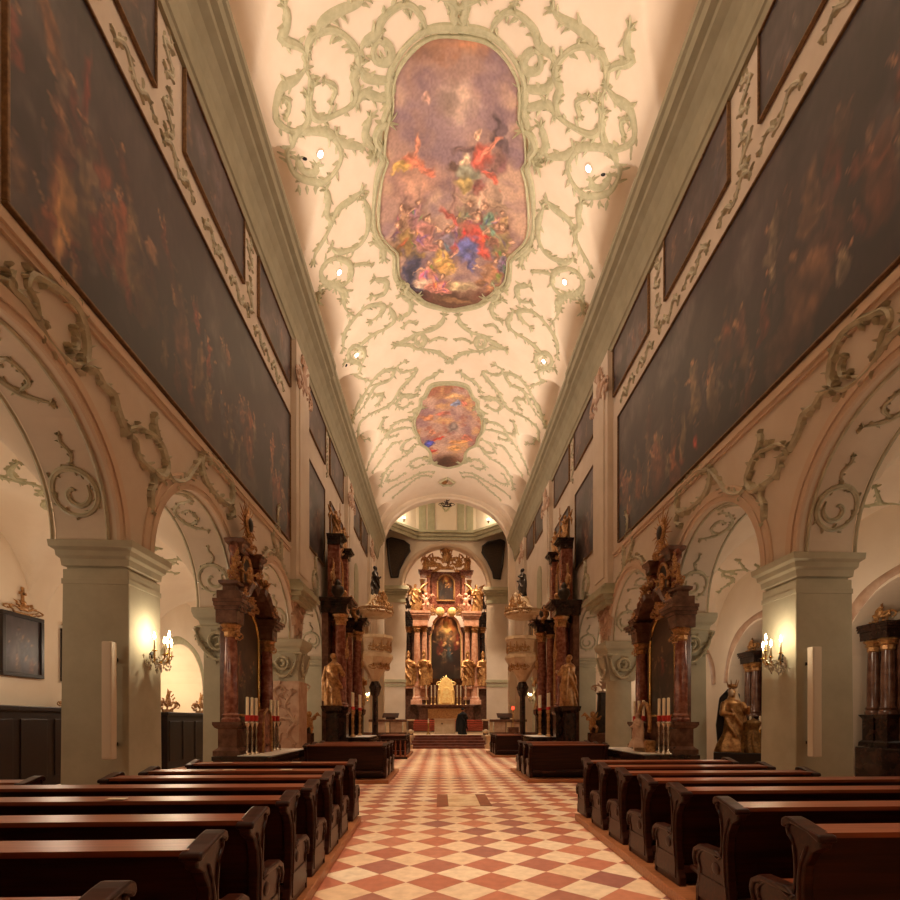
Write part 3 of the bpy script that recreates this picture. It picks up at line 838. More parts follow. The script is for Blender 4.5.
# crossing
YS = 46.2
mb = MB(); arch_wall(mb, YS, YS + .9, 3.72, 13.4, 3.72, -7, 7, 18.4, z0=.7)
sw = mb.build('wall_sanctuary', 'wall'); tag(sw, 'sanctuary arch wall with tall flanking pillars', kind='structure')
for s in (-1, 1):
    x = sorted((s * 3.6, s * 5.45))
    mb = MB(); mb.box(x[0], x[1], YS - .35, YS, .7, 12.2); mb.build('arch_pillar', 'wall', sw)
    mb = MB()
    for z, o, in ((4.6, .04), (5.0, .1)): mb.box(x[0] - o, x[1] + o, YS - .35 - o, YS - .2, z, z + .25)
    mb.box(x[0] - .05, x[1] + .05, YS - .42, YS - .2, .7, 1.2)
    mb.build('pillar_band', 'sage', sw)
    mb = MB()
    for z, h, o in ((12.0, .2, .06), (12.2, .5, .02), (12.7, .2, .12), (12.9, .2, .24), (13.1, .3, .34)): mb.box(x[0] - o, x[1] + o, YS - .35 - o, YS, z, z + h)
    mb.build('pillar_capital', 'sage', sw)
    side = 'left' if s < 0 else 'right'
    w = MB().add([(s * 5.45, 41.7, 0), (s * 5.45, YS, 0), (s * 5.45, YS, 18.4), (s * 5.45, 41.7, 18.4)], [(0, 1, 2, 3)]).build('wall_crossing_' + side, 'wall')
    tag(w, side + ' wall of the crossing', kind='structure')
mb = MB(); R2 = [(-3.9 * math.cos(PI * i / 16), 13.4 + 3.9 * math.sin(PI * i / 16)) for i in range(17)]
stroke(mb, R2, lambda x, z: (Vector((x, YS, z)), Vector((0, -1, 0))), .2, .1, 0, taper=False, step=.3).build('arch_band', 'pinkband', sw, smooth=True, angle=40)
# octagonal drum with cornice
oc = [(-5.2, 41.75), (5.2, 41.75), (5.2, 43.2), (2.65, 46.1), (-2.65, 46.1), (-5.2, 43.2)]
n = len(oc)
mb = MB()
for i in range(n):
    (a, b_), (c, d_) = oc[i], oc[(i + 1) % n]
    zb = 19.3 if i == 0 else 18.2
    mb.add([(a, b_, zb), (c, d_, zb), (c, d_, 24.5), (a, b_, 24.5)], [(0, 1, 2, 3)])
mb.add([(*p, 24.5) for p in oc], [tuple(range(n))])
drum = mb.build('wall_drum', 'plaster'); tag(drum, 'lit octagonal drum above the crossing', kind='structure')
mb = MB()
def ins(p, o): v = Vector((p[0], p[1] - 43.6)); return (p[0] - v.x * o / 5, p[1] - v.y * o / 2.6)
for z, h, o in ((17.6, .3, .12), (17.9, .25, .3), (18.15, .2, .5)):
    for i in range(2, 5):
        p, q = oc[i], oc[(i + 1) % n]
        pi, qi = ins(p, o), ins(q, o)
        mb.add([(*p, z), (*q, z), (*qi, z), (*pi, z), (*p, z + h), (*q, z + h), (*qi, z + h), (*pi, z + h)],
               [(0, 1, 2, 3), (7, 6, 5, 4), (2, 6, 7, 3), (0, 4, 5, 1), (1, 5, 6, 2), (3, 7, 4, 0)])
mb.build('drum_cornice', 'sage', drum)
mb = MB()
for x in (-2.1, -1.3, 1.3, 2.1): mb.box(x - .3, x + .3, 46.0, 46.09, 18.4, 24.4)
mb.build('drum_pilaster', 'sage', drum)
stroke(MB(), [(-.6, 22), (-.3, 20.6), (0, 20.2), (.3, 20.6), (.6, 22)], lambda x, z: (Vector((x, 46.08, z)), Vector((0, -1, 0))), .08, .08, 1).build('stucco_scroll', 'stucco', drum)
# sanctuary apse
mb = MB()
ap = [(-5.2, 47.1), (-5.2, 49.4)] + [(-5.2 * math.cos(t), 49.4 + 2.2 * math.sin(t)) for t in [PI * i / 12 for i in range(1, 12)]] + [(5.2, 49.4), (5.2, 47.1)]
for i in range(len(ap) - 1):
    (a, b_), (c, d_) = ap[i], ap[i + 1]
    mb.add([(a, b_, .7), (c, d_, .7), (c, d_, 15), (a, b_, 15)], [(0, 1, 2, 3)])
    for k in range(8):
        t0, t1 = k / 8 * PI / 2, (k + 1) / 8 * PI / 2
        P = lambda p, t: (p[0] * math.cos(t), 47.1 + (p[1] - 47.1) * math.cos(t), 15 + 4.6 * math.sin(t))
        mb.add([P((a, b_), t0), P((c, d_), t0), P((c, d_), t1), P((a, b_), t1)], [(0, 1, 2, 3)])
ap_o = mb.build('wall_apse', 'plaster', smooth=True, angle=40); tag(ap_o, 'apse behind the high altar', kind='structure')
# raised sanctuary with steps
mb = MB()
mb.box(-5.4, 5.4, 31.6, 51.7, 0, .75)
sf = mb.build('floor_sanctuary', 'stone'); tag(sf, 'raised sanctuary floor', kind='structure')
mb = MB()
for i in range(5): mb.box(-2.0 - .08 * (4 - i), 2.0 + .08 * (4 - i), 30.0 + .33 * i, 31.62, .15 * i, .15 * (i + 1))
st = mb.build('trim_steps', 'stepm', bevel=.02); tag(st, 'five dark red marble steps up to the sanctuary', kind='structure')
mb = MB()
for i in range(6): mb.box(-3.0, 3.0, 41.9 + .35 * i, 46.1, .75 + .155 * i, .75 + .155 * (i + 1))
st = mb.build('trim_altar_steps', 'stepm'); tag(st, 'red carpeted steps before the high altar', kind='structure')
mb = MB()
for i in range(6): mb.box(-3.02, 3.02, 41.86 + .35 * i, 41.9 + .35 * (i + 1), .75 + .155 * (i + 1) - .07, .75 + .155 * (i + 1) + .01)
mb.build('carpeted_tread', 'carpet', st, bevel=.015)
for w, s in ((WL, -1), (WR, 1)):
    for y0 in (30.2,):
        arch = [(y0, 6.9), (y0 + 1.3, 6.9), (y0 + 1.3, 10.2)] + [(y0 + .65 + .65 * math.cos(PI * i / 10), 10.2 + .65 * math.sin(PI * i / 10)) for i in range(1, 10)] + [(y0, 10.2)]
        MB().prism(arch, 'x', *sorted((s * (XW - .06), s * XW))).build('blind_window', 'sage', w, bevel=.02)
for s in (-1, 1):
    mb = MB()
    for i in range(2): mb.lathe([(1.5 - .35 * i, .13 * i), (1.5 - .35 * i, .13 * i + .11), (1.47 - .35 * i, .13 * i + .13)], (s * 4.0, 20.4, 0), 32)
    o = mb.build('trim_rounded_step', 'brownm', smooth=True, angle=40)
    tag(o, ('left' if s < 0 else 'right') + ' rounded stone step before the tall side altar', kind='structure')
# ------------------------------------------------------------------ pillars
ORD = ['first', 'second', 'third', 'fourth', 'fifth', 'sixth']
def pillar(k, s):
    side = 'left' if s < 0 else 'right'
    yc = pier_y(k) + PD / 2
    x0, x1 = (5.5 if k == 2 else 5.27 if s < 0 else 5.4), (6.3 if s < 0 else 6.4)
    xc = s * (x0 + x1) / 2
    desc = {1: 'plain sage pillar holding the white column loudspeaker and crystal wall light',
            2: 'sage pillar behind the slim sunburst side altar',
            3: 'sage pillar with carved marble skin, just past the slim side altar',
            4: 'sage pillar behind the tall side altar with gilded statues',
            5: 'sage pillar behind the marble pulpit',
            6: 'sage pillar with a lit wall light, just past the pulpit'}[k]
    if k == 3 and s > 0: desc = 'rounded sage column with carved capital, just past the slim side altar'
    t = thing('pillar', f'{desc}, {side}', 'pillar', (xc, yc, 0), 0, 'nave pillars')
    hx, hy = (x1 - x0) / 2, PD / 2
    if k == 3 and s > 0:
        MB().sq([(.06, 0), (.06, .3), (0, .4)], (0, 0, 0), .5, .42).build('base', 'pier', t, bevel=.02)
        MB().lathe([(.52, .35), (.48, .5), (.44, .62), (.42, 3.0), (.44, 3.1)], seg=28, sx=1.05).build('shaft', 'pier', t, smooth=True, angle=40)
    else:
        MB().sq([(.08, 0), (.08, .35), (.03, .45), (.02, .5), (0, 3.95)], (0, 0, 0), hx - .02, hy - .02).build('shaft', 'pier', t, bevel=.015)
    if k in (2, 3):
        cp = [(-.03, 3.0), (.0, 3.05), (.03, 3.3), (.12, 3.65), (.2, 3.9), (.1, 3.95), (.12, 4.05), (.2, 4.12), (.24, 4.25), (.24, 4.36)]
        MB().sq(cp, (0, 0, 0), hx - .05, hy - .05).build('capital', 'pier', t, bevel=.02)
        f = lambda x, z: (Vector((x, -hy - .02 - .14 * max(0, (z - 3.05)) / .85, z)), Vector((0, -1, 0)))
        for q in ([(.2 * math.cos(a), 3.55 + .2 * math.sin(a)) for a in [2 * PI * i / 10 for i in range(11)]],
                  [(-.5, 3.85), (-.42, 3.5), (-.2, 3.2), (0, 3.1), (.2, 3.2), (.42, 3.5), (.5, 3.85)], [(-.1, 3.6), (.05, 3.65), (.06, 3.5), (-.05, 3.45)]):
            stroke(MB(), q, f, .05, .06, 1.2).build('stucco_scroll', 'stucco_wall', t, smooth=True, angle=50)
        f2 = lambda y, z: (Vector((-s * (hx + .02 + .14 * max(0, (z - 3.05)) / .85), y, z)), Vector((-s, 0, 0)))
        stroke(MB(), [(-.42, 3.85), (-.3, 3.4), (0, 3.15), (.3, 3.4), (.42, 3.85)], f2, .05, .06, 1.2).build('stucco_scroll', 'stucco_wall', t, smooth=True, angle=50)
        if k == 3 and s < 0:
            MB().box(-hx - .05, hx + .05, -hy - .06, hy, .5, 2.95).build('marble_skin', 'rocaille', t, bevel=.03)
            f3 = lambda x, z: (Vector((x, -hy - .06, z)), Vector((0, -1, 0)))
            for q in ([(-.4, .7), (-.1, 1.0), (-.35, 1.4), (0, 1.7), (.3, 1.5)], [(.4, .8), (.2, 1.2), (.4, 1.6), (.1, 2.1), (.35, 2.6)], [(-.4, 1.9), (-.1, 2.2), (-.3, 2.6), (-.05, 2.8), (.1, 2.6), (-.05, 2.45)]):
                stroke(MB(), q, f3, .07, .06, 1.2).build('rocaille_scroll', 'rocaille', t, smooth=True, angle=50)
    else:
        MB().sq([(.0, 3.7), (.05, 3.72), (.05, 3.8), (.0, 3.82), (0, 3.98), (.05, 4.0), (.06, 4.1), (.1, 4.14), (.11, 4.22), (.165, 4.26), (.175, 4.36)], (0, 0, 0), hx - .06, hy - .06).build('capital', 'pier', t)
    return t
for k in range(1, 7):
    for s in (-1, 1): pillar(k, s)

# white column loudspeakers on the camera-side of the first pillars
for s in (-1, 1):
    side = 'left' if s < 0 else 'right'
    t = thing('column_loudspeaker', f'tall thin white column loudspeaker on the front {side} pillar', 'loudspeaker', (s * (5.47 if s < 0 else 5.6), pier_y(1) - .16, 1.02), 0, 'column loudspeakers')
    MB().box(-.075, .075, -.07, .07, 0, 1.78).build('housing', 'speaker', t, bevel=.015)
    MB().box(-.06, .06, -.075, -.069, .04, 1.74).build('grille', 'speaker', t)
    for z in (.2, 1.5): MB().box(-.03, .03, .06, .19, z, z + .05).build('bracket', 'iron', t)

# crystal wall lights
def sconce(label, loc, rot, big=True):
    t = thing('wall_light', label, 'wall light', loc, rot, 'crystal wall lights')
    MB().lathe([(.02, 0), (.07, .01), (.09, .03), (.03, .06)], (0, 0, 0), 16).xf(Matrix.Rotation(PI / 2, 4, 'X')).build('wall_plate', 'iron', t, smooth=True)
    for i, (dx, dy, up) in enumerate([(-.2, -.17, .06), (0, -.3, .12), (.2, -.17, .06), (-.11, -.28, 0), (.11, -.28, 0)][:5 if big else 3]):
        MB().tube([Vector(p) for p in cr([(0, -.04, 0), (dx * .4, dy * .5, -.1), (dx * .9, dy * .95, -.06), (dx, dy, up)], .03)], .012, 6).build('arm', 'brass', t, smooth=True)
        MB().lathe([(.01, up), (.045, up + .015), (.02, up + .03)], (dx, dy, 0), 10).build('drip_pan', 'brass', t, smooth=True)
        MB().lathe([(.013, up + .03), (.013, up + .2)], (dx, dy, 0), 8).build('candle_sleeve', 'ivory', t, smooth=True)
        MB().lathe([(.008, up + .2), (.019, up + .23), (.014, up + .27), (.003, up + .31)], (dx, dy, 0), 8).build('bulb', 'bulb', t, smooth=True)
    r = random.Random(3)
    mb = MB()
    for i in range(90 if big else 20):
        a = r.uniform(PI, 2 * PI); q = r.uniform(.05, .27)
        x, y, z = q * math.cos(a) * 1.0, q * math.sin(a) - .03, r.uniform(-.2, .02) + (.28 - q) * -.2
        h = r.uniform(.025, .05)
        mb.lathe([(.002, -h), (.019, 0), (.002, h * .6)], (x, y, z), 5)
    mb.build('crystal_drops', 'crystal', t)
    return t
sconce('lit crystal wall light on the front left pillar', (-5.22, pier_y(1) + .5, 2.66), PI / 2)
sconce('lit crystal wall light on the front right pillar', (5.38, pier_y(1) + .3, 2.66), -PI / 2)
sconce('small lit wall light beside the left pulpit column', (-5.22, pier_y(6) + .4, 2.95), PI / 2, False)
sconce('small lit wall light beside the right pulpit column', (5.38, pier_y(6) + .4, 2.95), -PI / 2, False)

# ------------------------------------------------------------------ wall paintings
def dark_battle(seed, horse):
    def f(P):
        r = P.r
        P.fill((34, 26, 24))
        P.grad((30, 22, 20), (52, 45, 46), 0, 4.2)
        P.cloud((84, 74, 72), 1.6, .5, .7)
        P.cloud((22, 17, 17), .8, .5, .75, seed + 5)
        U1 = P.U.max()
        for k in range(int(U1 * 7)):
            x = r.uniform(0, U1); y = r.betavariate(1.4, 2.4) * 2.9
            c = r.choice([(112, 50, 34), (96, 70, 52), (74, 58, 50), (124, 80, 56), (60, 52, 52), (86, 44, 34), (104, 90, 72), (50, 46, 52)])
            P.fig(x, y, r.uniform(.55, 1.0), c, (146, 100, 72), r.uniform(-.3, .3), a=r.uniform(.5, .95), dark=(24, 17, 15))
        for k in range(16):
            P.fig(r.uniform(0, U1), r.uniform(-.2, 1.3), r.uniform(1.1, 1.8), r.choice([(120, 64, 40), (104, 84, 60), (88, 54, 42)]), (164, 118, 86), r.uniform(-.35, .35), r.uniform(.4, .8))
        if horse:
            P.blob(.95, 1.0, .3, .62, .1, (150, 112, 70), .35, .9); P.blob(.72, .95, .15, .5, .1, (108, 68, 44), .5, .8)
            P.blob(.82, .25, .08, .45, -.15, (146, 112, 74), .4, .9); P.blob(1.1, .2, .07, .4, .3, (136, 100, 64), .4, .8)
            P.blob(.5, 3.0, .22, .75, .4, (116, 72, 42), .5, .8); P.blob(1.35, 3.0, .1, .7, -.2, (112, 40, 30), .5, .8); P.blob(1.6, 2.1, .2, .35, 0, (114, 58, 38), .5, .8)
        else:
            P.blob(U1 - 2.9, 1.0, .5, .95, .2, (130, 90, 62), .4, .85); P.blob(U1 - 3.4, .5, .5, .5, .6, (110, 72, 52), .4, .8); P.blob(U1 - 2.7, 2.4, .22, .7, .0, (120, 84, 58), .5, .8)
            P.blob(U1 - 2.3, 2.4, .16, .6, .2, (118, 50, 34), .5, .8); P.blob(5.2, .55, .12, .22, 0, (168, 56, 40), .4, .9)
            P.blob(4.6, 1.0, .22, .7, 0, (124, 102, 78), .4, .7)
        P.cloud((24, 18, 17), 1.1, .52, .55, seed + 21)
        P.C = P.C * 1.12 + np.array([8, 5, 4]); P.grain(.12)
    return f
def small_scene(seed):
    def f(P):
        r = P.r
        h = P.V.max(); U1 = P.U.max()
        P.grad((40, 30, 28), (66, 56, 58), 0, h)
        P.cloud((96, 82, 84), .9, .5, .7)
        for k in range(7): P.fig(r.uniform(0, U1), r.uniform(-.1, h * .4), h * r.uniform(.3, .5), r.choice([(92, 58, 48), (78, 68, 66), (104, 76, 60), (56, 50, 58)]), (136, 98, 76), r.uniform(-.3, .3), .6, (30, 22, 22))
        P.cloud((36, 28, 28), .6, .52, .6, seed + 4)
        P.C = P.C * 1.12 + np.array([6, 4, 3]); P.grain(.12)
    return f
def wall_picture(label, s, y0, y1, z0, z1, painter, group, fw=.07, gold=True, nm='wall_painting', xo=XW):
    W, Hh = y1 - y0, z1 - z0
    t = thing(nm, label, 'painting', (s * xo, (y0 + y1) / 2, z0), s * -PI / 2, group)   # local front is -y
    nu, nv = max(24, int(W / .045)), max(24, int(Hh / .045))
    me = canvas_mesh('canvas', nu, nv, lambda a, b: ((a - .5) * W, -.045, b * Hh), lambda a, b: ((a if s < 0 else a) * W, b * Hh), painter)
    use(me, 'canvas', t)
    fw2 = fw
    for nme, x0, x1, za, zb in (('frame_rail', -W / 2 - fw2, W / 2 + fw2, -fw2, 0), ('frame_rail', -W / 2 - fw2, W / 2 + fw2, Hh, Hh + fw2), ('frame_stile', -W / 2 - fw2, -W / 2, 0, Hh), ('frame_stile', W / 2, W / 2 + fw2, 0, Hh)):
        MB().box(x0, x1, -.09, -.005, za, zb).build(nme, 'oldgold' if gold else 'wains', t, bevel=.012)
    MB().box(-W / 2, W / 2, -.04, -.005, 0, Hh).build('backing', 'wains', t)
    return t
for s in (-1, 1):
    sd = 'left' if s < 0 else 'right'
    wall_picture(f'huge dark crowded painting filling the upper {sd} wall', s, 6.2 if s < 0 else 5.2, 17.32 if s < 0 else 16.88, 7.52, 11.62, (dark_battle(31 if s < 0 else 57, s < 0), 31 if s < 0 else 57), 'big wall paintings', .04)
    for i, (a, b) in enumerate([(6.3, 9.27), (10.33, 13.33), (14.42, 17.38), (19.45, 22.55), (23.5, 26.6), (29.2, 32.0), (32.6, 35.2)]):
        wall_picture(f'dim oblong painting under the {sd} cornice, {["first", "second", "third", "fourth", "fifth", "sixth", "last"][i]} of its row counted from the camera', s, a, b, 12.62, 14.2, (small_scene(70 + i * 3 + s), 70 + i * 3 + s), 'upper wall paintings', .03)
    for i, (a, b) in enumerate([(19.4, 22.35), (23.6, 26.4)]):
        wall_picture(f'upright dim painting high on the {sd} wall, {["just past the first pilaster", "between two pilasters above the tall side altar"][i]}', s, a, b, 8.2, 11.4, (small_scene(100 + i * 3 + s), 100 + i * 3 + s), 'middle wall paintings', .05)

# left aisle pictures with gilded crests
for i, (a, b, z0, z1) in enumerate([(12.45, 13.5, 2.75, 4.05), (14.35, 15.3, 2.75, 3.95)]):
    t = wall_picture(['black framed aisle painting with gold cross crest, nearest on the left', 'black framed aisle painting half hidden behind the front left pillar'][i], -1, a, b, z0, z1, (small_scene(140 + i), 140 + i), 'aisle paintings', .1, False, xo=XO)
    use(crest('gold', 6, 26), 'gilded_crest', t, (0, -.05, z1 - z0 + .1), 0, (.9, .6, .36))
    mb = MB(); mb.box(-.03, .03, -.06, -.02, z1 - z0 + .4, z1 - z0 + .75); mb.box(-.1, .1, -.06, -.02, z1 - z0 + .57, z1 - z0 + .63)
    mb.build('cross', 'gold', t)

# ceiling frescoes
BIG = [(13.6, 0), (13.64, .72), (13.9, 1.25), (14.3, 1.64), (14.7, 1.78), (15.12, 1.82), (15.45, 2.0), (15.85, 2.12), (16.25, 2.18), (16.45, 2.1), (16.75, 2.26), (17.4, 2.46), (18.2, 2.6), (18.7, 2.58), (19.1, 2.42), (19.65, 2.08), (20.0, 2.08), (20.72, 2.06), (21.3, 1.72), (22.1, 1.1), (22.5, .25), (22.52, 0)]
SML = [(27.64, 0), (27.68, .6), (27.88, .95), (28.4, 1.15), (28.7, 1.3), (28.82, 1.48), (29.44, 1.54), (30.0, 1.74), (30.6, 1.94), (31.5, 1.96), (32.35, 1.78), (33.2, 1.7), (33.86, 1.3), (34.57, 1.1), (35.37, 1.08), (36.15, .8), (36.6, .15), (36.63, 0)]
def fresco_big(P):
    # u: metres to the right as seen looking up, v: metres from the near end (grows away from the camera)
    r = P.r
    P.grad((150, 116, 104), (176, 140, 128), 0, 6)
    P.cloud((128, 104, 116), 1.5, .45, .9, 3); P.cloud((206, 168, 140), 1.1, .5, .8, 8); P.cloud((112, 88, 100), .8, .55, .7, 12)
    P.blob(0, .0, 1.9, .55, 0, (150, 96, 64), .6, .8)
    P.blob(0.05, 1.4, .7, .6, 0, (206, 176, 150), .6, .8); P.blob(.0, 1.6, 1.4, 1.3, 0, (190, 160, 150), .9, .4)
    P.blob(-1.3, 3.6, 1.2, 1.0, .2, (204, 146, 118), .8, .7)
    # architecture
    for x, w, y0, y1 in ((-1.7, .2, 3.4, 5.6), (-1.25, .22, 3.5, 5.8), (-.0, .14, 3.2, 5.4), (.6, .3, 3.1, 5.2), (1.5, .35, 3.2, 5.6)):
        P.blob(x, (y0 + y1) / 2, w, (y1 - y0) / 2, 0, (158, 132, 112) if x > 0 else (150, 112, 104), .5, .85)
    P.blob(1.0, 4.1, 1.3, .16, 0, (170, 140, 112), .4, .8); P.blob(.95, 4.0, .24, .42, 0, (222, 178, 150), .3, .9)
    # angels
    P.blob(.25, 2.6, .62, .15, -.1, (98, 74, 74), .4, .9); P.blob(1.35, 2.2, .2, .8, -.5, (80, 64, 70), .4, .9); P.blob(.1, 3.15, .55, .18, .25, (96, 70, 60), .4, .9)
    P.blob(1.35, 3.0, .4, .5, 0, (104, 66, 70), .6, .9)
    P.blob(.85, 2.75, .36, .6, .5, (208, 92, 76), .4, 1); P.blob(1.15, 2.5, .5, .14, -.7, (220, 130, 104), .4, .9); P.blob(1.2, 3.35, .5, .15, .5, (196, 84, 66), .4, .9)
    P.blob(.7, 2.2, .13, .15, 0, (232, 184, 150), .3, 1); P.blob(.3, 2.95, .22, .25, 0, (232, 196, 160), .4, 1); P.blob(.4, 3.3, .5, .28, .3, (128, 132, 112), .4, .95)
    P.blob(.3, 3.6, .3, .4, .6, (176, 152, 88), .4, .9); P.blob(.75, 3.75, .3, .3, 0, (126, 60, 56), .5, .9)
    P.blob(-1.3, 2.95, .34, .3, .3, (206, 116, 86), .4, .95); P.blob(-1.7, 3.1, .36, .18, -.3, (214, 170, 82), .4, .9); P.blob(-1.0, 3.2, .4, .16, .2, (212, 112, 84), .4, .9); P.blob(-1.15, 2.5, .1, .35, .2, (216, 130, 100), .4, .9)
    P.blob(-.75, 1.3, .16, .2, .3, (206, 160, 140), .4, .8)
    # ground
    P.blob(0, 9.3, 3.0, 2.0, 0, (86, 52, 34), .5, 1); P.blob(-1.6, 8.2, .9, .9, .4, (72, 36, 28), .5, 1); P.blob(1.5, 8.2, .7, .8, -.4, (92, 46, 32), .5, 1)
    P.blob(.3, 7.7, .9, .35, -.1, (214, 190, 140), .6, .9); P.blob(.2, 8.5, 1.2, .2, .1, (150, 110, 70), .6, .6)
    # crowd, nearer figures further down the picture (larger v); each is a heap of drapery, limbs and a head
    def fg(x, y, h, c, skin=(222, 168, 134), c2=None):
        c2 = c2 or [q * .8 for q in c]
        P.blob(x + .06 * h, y - .02 * h, h * .36, h * .5, .15, (96, 62, 52), .8, .5)
        ln = r.uniform(-.35, .35)
        P.blob(x, y - .02 * h, h * .2, h * .3, ln, c, .4, 1)
        P.blob(x - .12 * h, y + .22 * h, h * .3, h * .15, r.uniform(-.5, .5), c2, .4, 1)
        P.blob(x + .12 * h, y + .3 * h, h * .26, h * .14, r.uniform(-.6, .6), c, .45, 1)
        for q in range(5):
            P.blob(x + r.uniform(-.22, .22) * h, y + r.uniform(-.1, .34) * h, h * r.uniform(.03, .07), h * r.uniform(.1, .2), r.uniform(-.9, .9), [min(255, v * r.choice((.62, 1.28))) for v in c], .8, .8)
        d = r.choice((-1, 1))
        P.blob(x + d * .22 * h, y - .12 * h, h * .16, .05 * h, d * r.uniform(-.8, .3), skin, .5, .9)
        hx = x - ln * .35 * h; hy = y - .37 * h
        P.blob(hx, hy, .1 * h, .115 * h, 0, (96, 66, 50), .5, 1); P.blob(hx - d * .015 * h, hy + .02 * h, .072 * h, .09 * h, 0, skin, .5, .95)
    pal = [(166, 128, 96), (186, 122, 100), (130, 122, 98), (160, 112, 120), (190, 152, 104), (150, 104, 80)]
    for k in range(16): fg(r.uniform(-2.2, 2.2), r.uniform(4.7, 5.7), r.uniform(.9, 1.4), r.choice(pal))
    fg(-1.8, 5.6, 2.0, (136, 108, 62)); P.blob(-1.7, 6.9, .4, 1.0, .2, (44, 46, 72), .5, 1); P.blob(-1.35, 7.7, .5, .3, .5, (46, 44, 64), .5, 1)
    fg(1.9, 5.5, 1.7, (140, 122, 82)); fg(1.25, 4.8, 1.4, (104, 146, 122)); fg(-.95, 5.5, 1.6, (186, 124, 114)); fg(-.1, 5.9, 1.5, (130, 120, 142))
    fg(-.45, 6.5, 1.8, (208, 164, 86), c2=(190, 140, 74)); fg(.7, 5.5, 2.1, (196, 72, 62), c2=(176, 60, 54)); P.blob(.45, 6.1, .42, .7, .35, (88, 94, 160), .4, 1); P.blob(.75, 6.6, .2, .5, -.2, (70, 74, 136), .5, .9); P.blob(.0, 4.9, .5, .16, .6, (190, 84, 74), .5, .9)
    fg(-1.0, 7.2, 1.6, (214, 134, 116), c2=(226, 190, 166)); fg(-.5, 7.7, 1.2, (206, 120, 108)); fg(1.5, 7.0, 1.9, (170, 116, 80)); fg(2.0, 6.4, 1.3, (122, 108, 132))
    P.cloud((170, 130, 108), .5, .6, .35, 33); P.C = P.C * .86 + np.array([40, 34, 30])
    P.grain(.07, .05, 1)
def fresco_small(P):
    P.grad((150, 92, 58), (178, 140, 126), 0, 2.4)
    P.cloud((206, 156, 106), .8, .48, .9, 4); P.cloud((140, 104, 110), 1.0, .48, .9, 9); P.cloud((196, 160, 146), .9, .52, .8, 15); P.cloud((156, 92, 76), .5, .55, .8, 21)
    P.blob(0, 9, 1.5, 2.1, 0, (82, 50, 34), .4, 1)
    P.blob(.2, 1.0, .9, .35, .1, (222, 172, 112), .6, .8); P.blob(.35, 1.6, .25, .4, 0, (110, 130, 178), .4, .9); P.blob(.9, 1.6, .4, .25, .3, (196, 108, 92), .4, .9)
    P.blob(-1.2, 2.9, .5, .3, .4, (206, 132, 88), .4, .9); P.blob(-.3, 2.6, .5, .35, -.3, (184, 98, 82), .5, .9); P.blob(.3, 4.0, .4, .7, .4, (116, 104, 100), .5, .9)
    P.blob(-1.2, 5.7, .42, .55, .2, (66, 72, 176), .35, 1); P.blob(-.6, 5.2, .6, .18, -.3, (192, 64, 50), .4, 1); P.blob(-1.1, 6.7, .4, .35, 0, (196, 62, 54), .4, 1); P.blob(-.9, 4.5, .3, .3, 0, (190, 120, 92), .4, .9)
    P.blob(.7, 5.6, .8, .28, -.4, (214, 150, 92), .4, .95); P.blob(.5, 6.4, .6, .22, .3, (218, 160, 98), .4, .9); P.blob(1.2, 5.0, .5, .4, .2, (190, 106, 84), .4, .9)
    P.C = P.C * .88 + np.array([30, 26, 22]); P.grain(.1, .06, 1)
def ceiling_fresco(label, OUT, painter, nv, nu):
    oy = np.array([o[0] for o in OUT]); ow = np.array([o[1] for o in OUT])
    y0, y1 = oy[0], oy[-1]
    t = thing('ceiling_fresco', label, 'fresco', (0, (y0 + y1) / 2, vz(0, 20)), 0, 'ceiling frescoes')
    c = Vector(t.location)
    def pos(a, b):
        y = y0 + b * (y1 - y0)
        x = (a * 2 - 1) * float(np.interp(y, oy, ow))
        p = vsurf(x, y, .03)[0]
        return tuple(p - c)
    def uv(a, b):
        y = y0 + b * (y1 - y0)
        return ((a * 2 - 1) * float(np.interp(y, oy, ow)), y - y0)
    use(canvas_mesh('painted_scene', nu, nv, pos, uv, painter, 'fresco', flip=True), 'painted_scene', t)
    ring = [(w, y) for y, w in OUT] + [(-w, y) for y, w in OUT[::-1][1:]]
    for off, wd, hh in ((.02, .055, .1), (.17, .11, .07)):
        q = []
        n = len(ring)
        for i, (x, y) in enumerate(ring):
            k = (y - (y0 + y1) / 2) / ((y1 - y0) / 2)
            q.append((x * (1 + off / 2.2) + 0, y + off * k))
        mb = stroke(MB(), q, lambda x, y: (vsurf(x, y)[0] - c, vsurf(x, y)[1]), wd, hh, 0, taper=False, step=.12)
        mb.build('stucco_frame', 'stucco', t, smooth=True, angle=40)
    for s in (-1, 1):
        for (yy, xx, d) in ((y0 + (y1 - y0) * .88, float(np.interp(y0 + (y1 - y0) * .88, oy, ow)) + .1, 1), (y0 + (y1 - y0) * .24, float(np.interp(y0 + (y1 - y0) * .24, oy, ow)) + .12, -1)):
            q = [(s * (xx - .25), yy + .35 * d), (s * (xx + .05), yy + .25 * d), (s * (xx + .2), yy), (s * (xx + .1), yy - .3 * d), (s * (xx + .35), yy - .45 * d)]
            stroke(MB(), q, lambda x, y: (vsurf(x, y)[0] - c, vsurf(x, y)[1]), .12, .1, 1.6).build('frame_leaf', 'stucco', t, smooth=True, angle=50)
    return t
ceiling_fresco('large shaped ceiling fresco of angels above a gathered crowd', BIG, (fresco_big, 5), 300, 190)
ceiling_fresco('small shaped ceiling fresco of clouds and figures near the chancel arch', SML, (fresco_small, 6), 190, 100)

